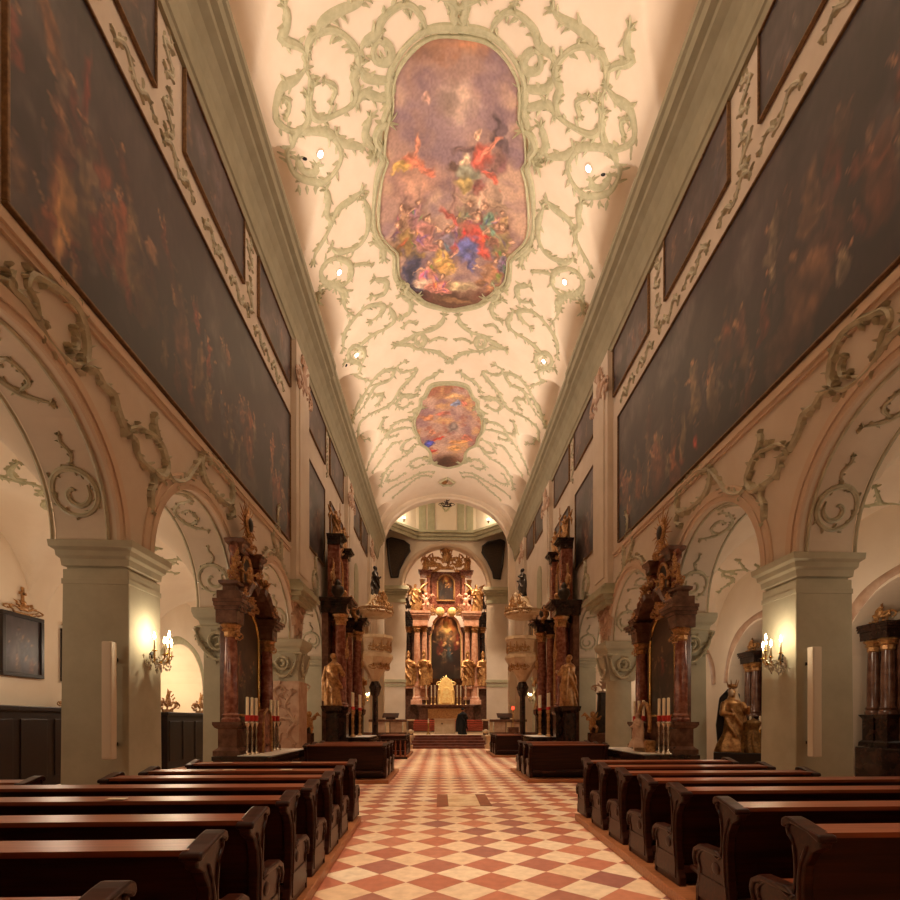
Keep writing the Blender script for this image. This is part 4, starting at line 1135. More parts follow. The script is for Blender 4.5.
# recessed ceiling spotlights and their dark vent holes
names = ['nearest', 'middle', 'farthest']
for i, (x, y, hole) in enumerate([(4.0, 15.45, 1), (4.2, 19.3, 0), (4.25, 23.55, 1)]):
    for s in (-1, 1):
        p, n = vsurf(s * x, y, .0)
        sd = 'left' if s < 0 else 'right'
        t = thing('ceiling_spotlight', f'bright recessed spotlight in the {sd} flank of the vault, {names[i]} of three', 'spotlight', p, 0, 'ceiling spotlights')
        R = n.to_track_quat('Z', 'Y').to_matrix().to_4x4()
        MB().lathe([(.07, 0), (.13, 0), (.13, .02), (.1, .035), (.07, .02)], seg=20).xf(R).build('rim', 'plaster', t, smooth=True)
        MB().ball((0, 0, .03), (.085, .085, .04)).xf(R).build('lens', 'lamp', t, smooth=True)
        if hole and (i == 0 or s < 0):
            p2, n2 = vsurf(s * (x + .45), y + .05, .0)
            o = MB().lathe([(.07, 0), (.07, .012), (.05, .014)], seg=16).xf(n2.to_track_quat('Z', 'Y').to_matrix().to_4x4()).build('vent_hole', 'hole', None, p2)
            tag(o, f'small dark round hole beside the {names[i]} {sd} ceiling spotlight', 'hole', 'ceiling holes')
# ------------------------------------------------------------------ pews
PZ = .1
END = [(-.19, .79), (-.2, .83), (-.12, .86), (.02, .885), (.08, .89), (.1, .87), (.09, .83), (.05, .8), (.025, .72), (.015, .6), (.03, .5), (.07, .44), (.2, .47), (.34, .46), (.42, .42), (.44, .36), (.4, .31), (.4, .2), (.43, .12), (.43, 0), (-.12, 0), (-.12, .08), (-.09, .14), (-.06, .3), (-.045, .55), (-.06, .66), (-.12, .75)]
def pew_parts(L):
    k = ('pew', round(L, 2))
    if k in _cache: return _cache[k]
    out = {}
    out['back_panel'] = MB().box(-L / 2 + .05, L / 2 - .05, -.01, .025, .0, .86)
    mb = MB().prism([(-.17, .845), (-.17, .875), (.03, .885), (.03, .855)], 'x', -L / 2 + .06, L / 2 - .06)
    out['book_rest'] = mb
    out['seat'] = MB().prism([(.03, .4), (.03, .435), (.4, .445), (.42, .43), (.4, .415)], 'x', -L / 2 + .06, L / 2 - .06)
    out['foot_rail'] = MB().prism([(-.1, .12), (-.08, .17), (-.02, .17), (-.02, .12)], 'x', -L / 2 + .06, L / 2 - .06)
    out['kneeler'] = MB().prism([(-.36, .16), (-.36, .2), (-.18, .22), (-.16, .18)], 'x', -L / 2 + .08, L / 2 - .08)
    _cache[k] = {n: m.mesh(n) for n, m in out.items()}
    mats = dict(back_panel='wood', book_rest='ledge', seat='ledge', foot_rail='wood', kneeler='wood')
    for n, me in _cache[k].items(): me.materials.append(M[mats[n]])
    return _cache[k]
def end_meshes():
    if 'end' in _cache: return _cache['end']
    e = MB().prism(END, 'x', -.035, .035).mesh('pew_end'); e.materials.append(M['wood'])
    cap = MB().prism([(-.21, .835), (-.2, .865), (-.1, .885), (.02, .915), (.08, .925), (.12, .91), (.13, .87), (.105, .85), (.085, .87), (.04, .888), (-.1, .862), (-.19, .82)], 'x', -.055, .055).mesh('scroll_cap'); cap.materials.append(M['wood'])
    pn = MB().box(-.044, .044, -.06, .37, .06, .26); pn = pn.mesh('end_panel'); pn.materials.append(M['wood'])
    br = MB().prism([(.0, .46), (.1, .5), (.36, .49), (.45, .44), (.47, .37), (.43, .29), (.41, .31), (.43, .37), (.41, .42), (.33, .45), (.1, .455)], 'x', -.05, .05).mesh('end_bracket'); br.materials.append(M['wood'])
    bd = MB()
    pr = cr([(0, y, z) for y, z in END[4:20]], .04)
    for x in (-.037, .037): bd.tube([(x, p.y * .86 - .004, p.z * .97 + .012) for p in pr], .011, 6)
    pr = cr([(0, y, z) for y, z in [(-.1, .78), (-.045, .66), (-.03, .5), (-.045, .3), (-.07, .2)]], .04)
    for x in (-.037, .037): bd.tube([(x, p.y + .015, p.z) for p in pr], .011, 6); bd.ball((x, .1, .36), (.012, .06, .05), 10, 6)
    bd = bd.mesh('edge_bead'); bd.materials.append(M['wood'])
    for p in bd.polygons: p.use_smooth = True
    _cache['end'] = (e, cap, pn, br, bd)
    return _cache['end']
def bev(o, w):
    b = o.modifiers.new('bevel', 'BEVEL'); b.width = w; b.segments = 2; b.limit_method = 'ANGLE'; return o
def pew(label, x0, x1, y, z, group, name='pew'):
    L = x1 - x0
    t = thing(name, label, 'pew', ((x0 + x1) / 2, y, z), 0, group)
    for n, me in pew_parts(L).items(): use(me, n, t)
    e, cap, pn, br, bd = end_meshes()
    for s in (-1, 1):
        o = bev(use(e, 'pew_end', t, (s * (L / 2 - .035), 0, 0)), .012)
        bev(use(cap, 'scroll_cap', o), .015); bev(use(pn, 'end_panel', o), .008); bev(use(br, 'end_bracket', o), .012); use(bd, 'edge_bead', o)
    return t
def count_word(i): return ['first', 'second', 'third', 'fourth', 'fifth', 'sixth', 'seventh', 'eighth'][i]
LY = [1.86, 2.75, 3.5, 4.35, 5.17, 6.02, 6.78, 7.95]
RY = [2.2, 2.97, 3.82, 4.72, 5.5, 6.3, 7.15, 8.05]
for i in range(8):
    for s in (-1, 1):
        if s > 0 and i == 0: continue        # the right block starts one row further on
        sd = 'left' if s < 0 else 'right'
        y = (LY if s < 0 else RY)[i]
        xe = 5.1 if i < 5 else 4.15
        if i in (5, 6) : xe = 4.15
        xi = 1.65 + .028 * (y - 4) + (.03 if s > 0 else 0)
        a, b = (-xe, -xi) if s < 0 else (xi, xe)
        pew(f'dark wooden pew in the {sd} front block, {count_word(i if s < 0 else i - 1)} row counted from the camera', a, b, y, PZ, f'{sd} front pews')
for i, (y, xa) in enumerate([(6.02, 4.95), (7.1, 5.9)]):
    for s in (-1, 1):
        sd = 'left' if s < 0 else 'right'
        if s > 0: xa = 5.3 if i == 0 else 6.1
        if i == 1: xa = 6.75
        a, b = (-9.6, -xa) if s < 0 else (xa, 8.7)
        pew(f'short dark pew in the {sd} aisle, {["just before", "beside"][i]} the front pillar', a, b, y, 0.06, 'aisle pews')
# wooden platforms
for s in (-1, 1):
    sd = 'left' if s < 0 else 'right'
    x = sorted((s * 1.64, s * 5.2))
    pl = [(s * 1.5, 1.0), (s * 1.71, 8.3), (s * 5.1, 8.22), (s * 5.1, 1.0)]
    o = MB().prism(pl if s > 0 else pl[::-1], 'z', 0, PZ).build('pew_platform', 'plank', bevel=.01); tag(o, f'low wooden platform under the {sd} front pews', 'platform', 'pew platforms')
    x = sorted((s * 1.78, s * 4.02))
    o = MB().box(x[0], x[1], 13.3, 16.6, 0, PZ).build('pew_platform', 'plank', bevel=.01); tag(o, f'low wooden platform under the {sd} middle pews', 'platform', 'pew platforms')
    x = sorted((s * 1.85, s * 3.22))
    o = MB().box(x[0], x[1], 22.6, 26.4, 0, PZ).build('pew_platform', 'plank', bevel=.01); tag(o, f'low wooden platform under the {sd} far pews', 'platform', 'pew platforms')
    for i, y in enumerate((13.72, 14.6, 15.5)):
        a, b = (-3.98, -1.88) if s < 0 else (1.88, 3.98)
        pew(f'dark pew in the {sd} middle block, {count_word(i)} row from the camera', a, b, y, PZ, f'{sd} middle pews')
    for i, y in enumerate((23.0, 24.0, 25.0)):
        a, b = (-3.18, -1.95) if s < 0 else (1.95, 3.18)
        pew(f'dark pew in the {sd} far block near the steps, {count_word(i)} row from the camera', a, b, y, PZ, f'{sd} far pews')
# turned rail in front of the left far pews
t = thing('prayer_rail', 'low dark turned baluster rail before the left far pews', 'railing', (-2.55, 21.9, 0))
MB().box(-.7, .7, -.06, .06, .78, .84).build('top_rail', 'wood', t, bevel=.01)
MB().box(-.7, .7, -.06, .06, .0, .1).build('bottom_rail', 'wood', t, bevel=.01)
for i in range(7):
    MB().lathe([(.03, .1), (.05, .25), (.025, .4), (.045, .6), (.025, .7), (.03, .78)], (-.6 + .2 * i, 0, 0), 10).build('baluster', 'ledge', t, smooth=True)
# pale number plates and slips on the book rests
k = 0
for (row, xs_) in ((3, (-3.0,)), (6, (-3.1, -2.4)), (7, (-2.6, -3.6))):
    for x in xs_:
        o = MB().box(-.07, .07, -.03, .03, 0, .006).build('paper_slip', 'ivory', None, (x, LY[row] - .12, PZ + .885))
        tag(o, f'pale paper slip on the {count_word(row)} left pew ledge{", nearer the aisle" if x > -2.7 else ", away from the aisle" if row > 3 else ""}', 'paper', 'paper slips'); k += 1

# ------------------------------------------------------------------ altar furniture
def candlestick(label, loc, h, ch, m='silver', group='altar candlesticks', collar=True):
    t = thing('candlestick', label, 'candlestick', loc, 0, group)
    pr = [(.09, 0), (.09, .03), (.05, .06), (.02, .12), (.035, .2), (.018, .3), (.03, .42), (.016, .55), (.035, .68), (.02, .8), (.06, .92), (.065, .96), (.03, 1)]
    k = ('cs', m, round(h, 2))
    if k not in _cache:
        me = MB().lathe([(r * (1 if i else 1), z * h) for i, (r, z) in enumerate(pr)], seg=12).mesh('stick'); me.materials.append(M[m])
        for p in me.polygons: p.use_smooth = True
        _cache[k] = me
    use(_cache[k], 'stick', t)
    MB().lathe([(.033, h), (.033, h + ch), (.012, h + ch + .01)], seg=12).build('candle', 'ivory', t, smooth=True, angle=40)
    if collar: MB().lathe([(.046, h), (.05, h + .12), (.035, h + .13)], seg=12).build('candle_collar', 'red', t, smooth=True, angle=40)
    return t

def column(parent, x, y, z0, z1, r, m, capm='gold'):
    H = z1 - z0; c = min(.16 * H, 2.0 * r)
    MB().lathe([(r * 1.35, z0), (r * 1.35, z0 + .06), (r * 1.15, z0 + .1), (r * 1.25, z0 + .15), (r, z0 + .2), (r * 1.02, z0 + .45 * H), (r * .86, z1 - c)], (x, y, 0), 20).build('column', m, parent, smooth=True, angle=35)
    o = MB().lathe([(r * .86, z1 - c), (r * 1.0, z1 - c * .9), (r * 1.0, z1 - c * .6), (r * 1.35, z1 - c * .5), (r * 1.1, z1 - c * .35), (r * 1.55, z1 - c * .1), (r * 1.3, z1)], (x, y, 0), 8).build('capital', capm, parent)
    return o

def entab(parent, x0, x1, y0, y1, z0, h, m, out=.22):
    mb = MB()
    for f, g, o in ((0, .3, .0), (.3, .55, .04), (.55, .7, .4), (.7, .85, .75), (.85, 1, 1)):
        mb.box(x0 - out * o, x1 + out * o, y0 - out * o, y1, z0 + h * f, z0 + h * g)
    return mb.build('entablature', m, parent)

def arch_canvas(parent, W, z0, z1, y, painter, frame='gold', fw=.07, name='altarpiece', shoulder=None):
    """round headed painting with a frame"""
    H = z1 - z0; R = W / 2
    def hw(z):
        d = z - (z1 - R)
        return R if d < 0 else math.sqrt(max(0, R * R - d * d)) + .001
    me = canvas_mesh(name, 40, 90, lambda a, b: ((a * 2 - 1) * hw(z0 + b * H), y, z0 + b * H), lambda a, b: ((a * 2 - 1) * hw(z0 + b * H) / W, b * H / W), painter)
    use(me, name, parent)
    pts = [(-R, z0)] + [(-R, z0 + (H - R) * i / 4) for i in range(1, 4)] + [(R * -math.cos(PI * i / 12), z1 - R + R * math.sin(PI * i / 12)) for i in range(13)] + [(R, z0 + (H - R) * i / 4) for i in range(3, 0, -1)] + [(R, z0)]
    MB().tube([(a, y - .01, b) for a, b in pts], fw, 6).build('picture_frame', frame, parent, smooth=True)
    MB().box(-R - fw, R + fw, y - fw, y + .05, z0 - fw, z0 + fw * .3).build('frame_sill', frame, parent, bevel=.01)

def altar_paint(seed, glow=0):
    def f(P):
        r = P.r
        H = P.V.max()
        P.grad((38, 24, 18), (66, 42, 28), 0, H)
        P.cloud((84, 58, 40), .5, .5, .8)
        if glow:
            P.blob(0, H * .82, .45, .3 * H, 0, (206, 118, 56), .9, .95); P.blob(-.02, H * .78, .2, .14 * H, 0, (250, 196, 120), .8, .95)
            P.blob(.15, H * .6, .3, .15 * H, .4, (176, 124, 80), .6, .8)
        for k in range(9): P.fig(r.uniform(-.4, .4), r.uniform(0, H * (.6 if glow else .45)), H * r.uniform(.2, .34), r.choice([(120, 50, 36), (92, 78, 60), (60, 70, 74), (130, 96, 58), (70, 48, 40)]), (176, 128, 92), r.uniform(-.3, .3), .7, (26, 18, 15))
        if glow:
            P.blob(0, .18 * H, .6, .2 * H, 0, (44, 26, 18), .8, .7)
            for k in range(7): P.blob(r.uniform(-.1, .35), H * r.uniform(.5, .68), .05, .03 * H, r.uniform(-1, 1), (226, 172, 112), .5, .9)
        P.cloud((34, 24, 19), .4, .56, .7, seed + 6)
    return f

# slim side altars on the second pillars
def slim_altar(s):
    sd = 'left' if s < 0 else 'right'
    t = thing('side_altar', f'slim red marble side altar with sunburst top, {sd} of the nave', 'altar', (s * 5.36, 13.0, 0), s * -PI / 2, 'slim side altars')
    mb = MB(); mb.box(-1.55, 1.55, -1.2, .0, 0, .74); mb.box(-1.62, 1.62, -1.28, .0, .74, .84); mb.build('altar_table', 'darkm', t, bevel=.015)
    mb = MB(); mb.box(-1.5, 1.25, -1.22, -1.2, .12, .64); mb.build('front_panel', 'brownm', t, bevel=.01)
    for x in (-1.2, 1.2):
        mb = MB(); mb.sq([(.08, .84), (.08, .95), (.02, 1.0), (0, 1.02), (0, 1.42), (.05, 1.45), (.09, 1.52), (.09, 1.58)], (x, -.25, 0), .2, .2); mb.build('pedestal', 'brownm', t)
        column(t, x, -.25, 1.58, 3.75, .15, 'redm')
        entab(t, x - .2, x + .2, -.45, .0, 3.75, .5, 'brownm', .17)
        d = 1 if x > 0 else -1
        # broken pediment sweeping up to the centre
        pts = cr([(x + d * .2, 0, 4.36), (x - d * .3, 0, 4.42), (x - d * .6, 0, 4.72), (x - d * .85, 0, 4.82), (x - d * .95, 0, 4.68)], .08)
        mb = MB()
        vs = []; fs = []
        for i, p in enumerate(pts):
            for yy, dz in ((-.5, -.1), (-.56, .02), (-.5, .1), (-.02, .1), (-.02, -.1)): vs.append((p.x, yy, p.z + dz))
        for i in range(len(pts) - 1):
            for j in range(5):
                j2 = (j + 1) % 5; fs.append((i * 5 + j, i * 5 + j2, i * 5 + 5 + j2, i * 5 + 5 + j))
        fs += [(0, 1, 2, 3, 4), tuple((len(pts) - 1) * 5 + j for j in range(4, -1, -1))]
        mb.add(vs, fs).build('pediment_scroll', 'brownm', t)
        # block and urn above each column
        mb = MB(); mb.sq([(0, 4.25), (.05, 4.28), (.0, 4.33), (0, 4.6), (.06, 4.64), (.07, 4.7), (.0, 4.74)], (x * .92, -.22, 0), .13, .14); mb.build('attic_block', 'brownm', t)
        use(crest('gold', 2, 26), 'gilded_spray', t, (x * .92, -.25, 4.72), 0, (.5, .6, .45))
        # upper stage volute and pilaster
        mb = MB(); mb.tube([Vector(p) for p in cr([(d * .95, -.12, 4.55), (d * .72, -.14, 4.9), (d * .62, -.14, 5.3), (d * .8, -.14, 5.6), (d * .62, -.14, 5.72)], .06)], .1, 8); mb.build('volute', 'redm', t, smooth=True)
        mb = MB(); mb.sq([(.0, 5.5), (.02, 5.55), (.02, 5.66), (.08, 5.72), (.1, 5.8), (.06, 5.83)], (d * .6, -.16, 0), .12, .13); mb.build('cornice_block', 'brownm', t)
        use(crest('gold', 11, 26), 'capital_leaves', t, (x, -.4, 3.4), 0, (.4, .4, .36))
        use(putto('gold'), 'gilded_angel', t, (d * .55, -.42, 4.75), d * .4, .48)
        use(crest('gold', 31, 26), 'gilded_scroll', t, (d * .78, -.2, 5.05), 0, (.45, .6, .6))
        use(crest('gold', 32, 26), 'gilded_scroll', t, (d * 1.05, -.5, 4.32), 0, (.4, .5, .3))
    MB().box(-1.2, 1.2, -.12, .0, .84, 4.3).build('back_wall', 'brownm', t, bevel=.02)
    MB().prism([(-.75, 4.3), (.75, 4.3), (.62, 5.6), (.3, 5.85), (-.3, 5.85), (-.62, 5.6)], 'y', -.1, .0).build('upper_stage', 'redm', t, bevel=.02)
    arch_canvas(t, 1.5, 1.75, 4.3, -.16, (altar_paint(200 + s), 200 + s), 'brass', .05)
    # oval upper picture
    ov = [(.34 * math.cos(a), 5.08 + .52 * math.sin(a)) for a in [2 * PI * i / 28 for i in range(28)]]
    MB().prism(ov, 'y', -.16, -.1).build('oval_picture', 'bronze', t)
    MB().tube([(a, -.16, b) for a, b in ov + ov[:1]], .045, 6).build('oval_frame', 'gold', t, smooth=True)
    # sunburst
    sb = MB().ball((0, -.2, 6.4), (.2, .1, .22)).build('sunburst', 'bronze', t, smooth=True)
    mb = MB()
    for i in range(22):
        a = 2 * PI * i / 22; L = .62 if i % 2 else .48
        mb.tube([(.18 * math.cos(a), -.18, 6.4 + .18 * math.sin(a)), (L * math.cos(a), -.18, 6.4 + L * math.sin(a))], [.03, .006], 5)
    mb.build('ray', 'gold', sb)
    mb = MB(); mb.ball((0, -.22, 6.4), (.24, .05, .26)); mb.build('cloud_ring', 'gold', sb, smooth=True)
    use(crest('gold', 4, 26), 'gilded_crest', t, (0, -.2, 5.75), 0, (.7, .8, .55))
    use(crest('gold', 8, 26), 'gilded_crest', t, (0, -.25, 4.2), 0, (.7, .8, .55))
    # reredos shelf on the table
    MB().box(-1.0, 1.0, -.5, -.1, .84, 1.0).build('candle_shelf', 'darkm', t, bevel=.01)
    return t
for s in (-1, 1):
    slim_altar(s)
    sd = 'left' if s < 0 else 'right'
    # altar faces the aisle: local -y is towards the nave centre
    def W(u, v): return (s * (5.3 + v), 13.0 + (u if s < 0 else -u))
    x, y = W(-.1, -.82)
    o = MB().box(-.36, .36, -1.45, 1.45, 0, .014).build('altar_cloth', 'white', None, (x, y, .84)); tag(o, f'white linen cloth on the slim {sd} side altar', 'cloth', 'altar cloths')
    pos = ['nearest the camera', 'second from the camera', 'third from the camera', 'fourth from the camera', 'fifth from the camera', 'farthest from the camera']
    for i, y in enumerate((11.6, 11.88, 12.14, 13.18, 13.42, 13.72) if s < 0 else (11.5, 11.74, 12.0, 12.95, 13.25, 13.55)):
        x = W(0, -.62)[0]
        candlestick(f'red-collared candle on silver stick, slim {sd} altar, {pos[i]}', (x, y, .84), .76, .52)
    if s > 0:
        x, y = W(0.5, -.78)
        t = thing('shrine', 'gilded oval shrine with a grey draped figure on the slim right altar', 'shrine', (x, y, .84), -PI / 2)
        ov = [(.34 * math.cos(a), .72 + .48 * math.sin(a)) for a in [-.5 + (PI + 1) * i / 16 for i in range(17)]]
        MB().tube([(a, 0, b) for a, b in ov], .05, 8).build('gilded_arch', 'gold', t, smooth=True)
        MB().box(-.42, .42, -.12, .12, 0, .3).build('plinth', 'gold', t, bevel=.03)
        use(figure(21, 'rocaille', base=.34), 'draped_figure', t, (0, -.16, .12), 0, .85)
    else:
        x, y = W(-.35, -.62)
        t = thing('reliquary', 'dark reliquary stand with gilded edge between the candles on the left altar', 'reliquary', (x, y, .84), PI / 2)
        MB().prism([(-.3, 0), (.3, 0), (.3, .7), (.2, .95), (0, 1.05), (-.2, .95), (-.3, .7)], 'y', -.08, .08).build('case', 'redm', t, bevel=.02)
        MB().tube([(-.3, -.09, 0), (-.3, -.09, .7), (-.2, -.09, .95), (0, -.09, 1.05), (.2, -.09, .95), (.3, -.09, .7), (.3, -.09, 0)], .03, 6).build('gilded_edge', 'gold', t)

# tall side altars on the fourth pillars
def tall_altar(s):
    sd = 'left' if s < 0 else 'right'
    t = thing('side_altar', f'tall dark marble side altar with gilded statues, {sd} of the nave', 'altar', (s * 5.2, 23.2, 0), s * -PI / 2, 'tall side altars')
    MB().box(-2.9, 2.9, -.9, .0, 0, .55).build('plinth', 'darkm', t, bevel=.02)
    mb = MB(); mb.box(-1.4, 1.4, -1.75, -.9, 0, .82); mb.box(-1.5, 1.5, -1.85, -.8, .82, .92); mb.build('altar_table', 'darkm', t, bevel=.02)
    MB().box(-2.2, 2.2, -.25, .0, .55, 6.0).build('back_wall', 'brownm', t)
    for x in (-2.05, 2.05):
        d = 1 if x > 0 else -1
        for dx, yy, r, mm in ((0, -.72, .23, 'redm'), (-d * .62, -.42, .19, 'redm')):
            mb = MB(); mb.sq([(.1, .55), (.1, .7), (0, .8), (0, 1.85), (.08, 1.95), (.1, 2.15)], (x + dx, yy, 0), .27, .27); mb.build('pedestal', 'darkm', t)
            column(t, x + dx, yy, 2.15, 5.9, r, mm)
        entab(t, x - .36 - (0 if d > 0 else 0), x + .36, -1.02, .0, 5.9, .55, 'darkm', .28)
        entab(t, x - d * .62 - .28, x - d * .62 + .28, -.66, .0, 5.7, .5, 'darkm', .15)
        use(crest('gold', 2, 26), 'gilded_ornament', t, (x, -.95, 4.1), 0, (.5, .6, .9))
        mb = MB(); mb.lathe([(.16, 6.45), (.1, 6.55), (.26, 6.8), (.22, 7.0), (.1, 7.05), (.14, 7.12), (.03, 7.3)], (x, -.6, 0), 16); mb.build('urn', 'bronze', t, smooth=True)
        use(putto('gold'), 'gilded_angel', t, (x - d * .85, -.7, 6.3), d * .5, .8)
        # statue bracket outside the column
        mb = MB(); mb.sq([(.0, .55), (.06, .7), (-.05, .8), (-.05, 1.9), (.08, 2.0), (.12, 2.18)], (x + d * .72, -.55, 0), .26, .26); mb.build('statue_pedestal', 'darkm', t)
        use(figure(31 + d, 'gold', hat=False), 'gilded_statue', t, (x + d * .72, -.58, 2.18), d * -.9, 2.05)
        # upper stage
        mb = MB(); mb.box(d * .95 - .22, d * .95 + .22, -.5, .0, 6.4, 9.0); mb.build('upper_pilaster', 'redm', t, bevel=.03)
        entab(t, d * .95 - .26, d * .95 + .26, -.55, .0, 9.0, .4, 'darkm', .16)
        use(figure(41 + d, 'gold', wings=True), 'gilded_statue', t, (d * .95, -.3, 9.4), 0, 1.1)
        use(crest('gold', 12, 26), 'gilded_volute', t, (d * 1.55, -.3, 7.1), 0, (.8, .7, 1.2))
    MB().box(-.8, .8, -.25, .0, 6.0, 9.0).build('upper_wall', 'brownm', t)
    arch_canvas(t, 1.9, 2.1, 5.8, -.3, (altar_paint(230 + s), 230 + s), 'gold', .08)
    arch_canvas(t, 1.0, 6.7, 8.7, -.3, (altar_paint(240 + s, 1), 240 + s), 'gold', .07)
    use(crest('gold', 3, 26), 'gilded_crest', t, (0, -.3, 5.6), 0, (1.5, 1.0, 1.1))
    use(crest('gold', 14, 26), 'gilded_crest', t, (0, -.3, 9.0), 0, (1.4, 1.0, 1.1))
    mb = MB(); mb.tube([(0, -.3, 9.9), (0, -.3, 11.2)], [.03, .015], 6); mb.box(-.2, .2, -.32, -.28, 10.75, 10.82); mb.build('cross', 'gold', t)
    return t
for s in (-1, 1):
    tall_altar(s)
    sd = 'left' if s < 0 else 'right'
    def W(u, v): return (s * (5.3 + v), 23.2 + (u if s < 0 else -u))
    x, y = W(0, -1.4)
    o = MB().box(-.44, .44, -1.35, 1.35, 0, .014).build('altar_cloth', 'white', None, (x, y, .92)); tag(o, f'white linen cloth on the tall {sd} side altar', 'cloth', 'altar cloths')
    for i, u in enumerate((-1.2, -.98, -.76, .76, .98, 1.2)):
        x, y = W(u if s < 0 else -u, -1.12)
        candlestick(f'white candle on gilded stick, tall {sd} side altar, {pos[i]}', (x, y, .93), 1.15, .72, 'gold')

# pulpits on the fifth pillars
def pulpit(s):
    sd = 'left' if s < 0 else 'right'
    t = thing('pulpit', f'cream and gold pulpit with statue-topped canopy, {sd} of the nave', 'pulpit', (s * 3.95, 27.9, 0), s * -PI / 2, 'pulpits')
    # octagonal body
    def oct_(prof, c=(0, 0, 0), seg=10): return MB().lathe(prof, c, seg)
    oct_([(.7, 5.05), (.84, 5.1), (.84, 5.2), (.76, 5.25), (.88, 5.9), (.95, 5.95), (.95, 6.1), (.8, 6.1)]).build('basket', 'creamm', t, smooth=False)
    oct_([(.14, 3.7), (.24, 3.8), (.5, 4.25), (.82, 4.7), (.96, 4.95), (.96, 5.08), (.7, 5.1)]).build('bowl', 'creamm', t)
    for i in range(7):
        a = PI + PI * (i + .0) / 6
        c, sn_ = math.cos(a), math.sin(a)
        o = use(crest('gold', 15, 26), 'gilded_relief', t, (.82 * c, .82 * sn_, 5.25), a + PI / 2, (.42, .5, .62))
        use(crest('gold', 16, 26), 'gilded_relief', t, (.72 * c, .72 * sn_, 4.3), a + PI / 2, (.38, .5, .5))
    mb = MB(); mb.lathe([(.24, 0), (.24, .5), (.16, .6), (.15, 2.9), (.22, 3.0), (.3, 3.3), (.34, 3.4), (.2, 3.7)], (0, 0, 0), 16); mb.build('column', 'darkm', t, smooth=True, angle=35)
    MB().box(-.5, .5, .1, 1.2, 0, 1.0).build('base', 'brownm', t, bevel=.02)
    mb = MB(); mb.box(-.7, .7, .7, 1.2, 3.6, 7.2); mb.build('back_panel', 'rocaille', t)
    for x in (-.6, 0, .6): MB().box(x - .06, x + .06, .45, .6, 6.0, 7.2).build('post', 'creamm', t)
    for x in (-.3, .3): MB().box(x - .24, x + .24, .5, .7, 6.1, 7.1).build('dark_opening', 'wains', t)  # dark boards stand in for the shade of the openings between posts
    oct_([(.5, 7.1), (.88, 7.2), (1.0, 7.35), (.92, 7.45), (1.02, 7.55), (.7, 7.65), (.45, 7.8), (.3, 8.3)]).build('canopy', 'creamm', t)
    for i in range(7):
        a = PI + PI * i / 6
        use(crest('gold', 17, 26), 'gilded_fringe', t, (.9 * math.cos(a), .9 * math.sin(a), 7.25), a + PI / 2, (.5, .5, .6))
    use(putto('gold'), 'gilded_angel', t, (-.4, -.45, 7.75), 0, .7); use(putto('creamm'), 'pale_angel', t, (.4, -.4, 7.75), .4, .7)
    for q in range(4):
        a = PI + PI * (q + .5) / 4
        use(crest('gold', 24 + q, 26), 'gilded_ray_cluster', t, (.6 * math.cos(a), .6 * math.sin(a), 7.6), a + PI / 2, (.55, .7, .75))
    use(figure(51, 'bronze'), 'statue', t, (0, 0, 8.25), 0, 1.6)
for s in (-1, 1): pulpit(s)

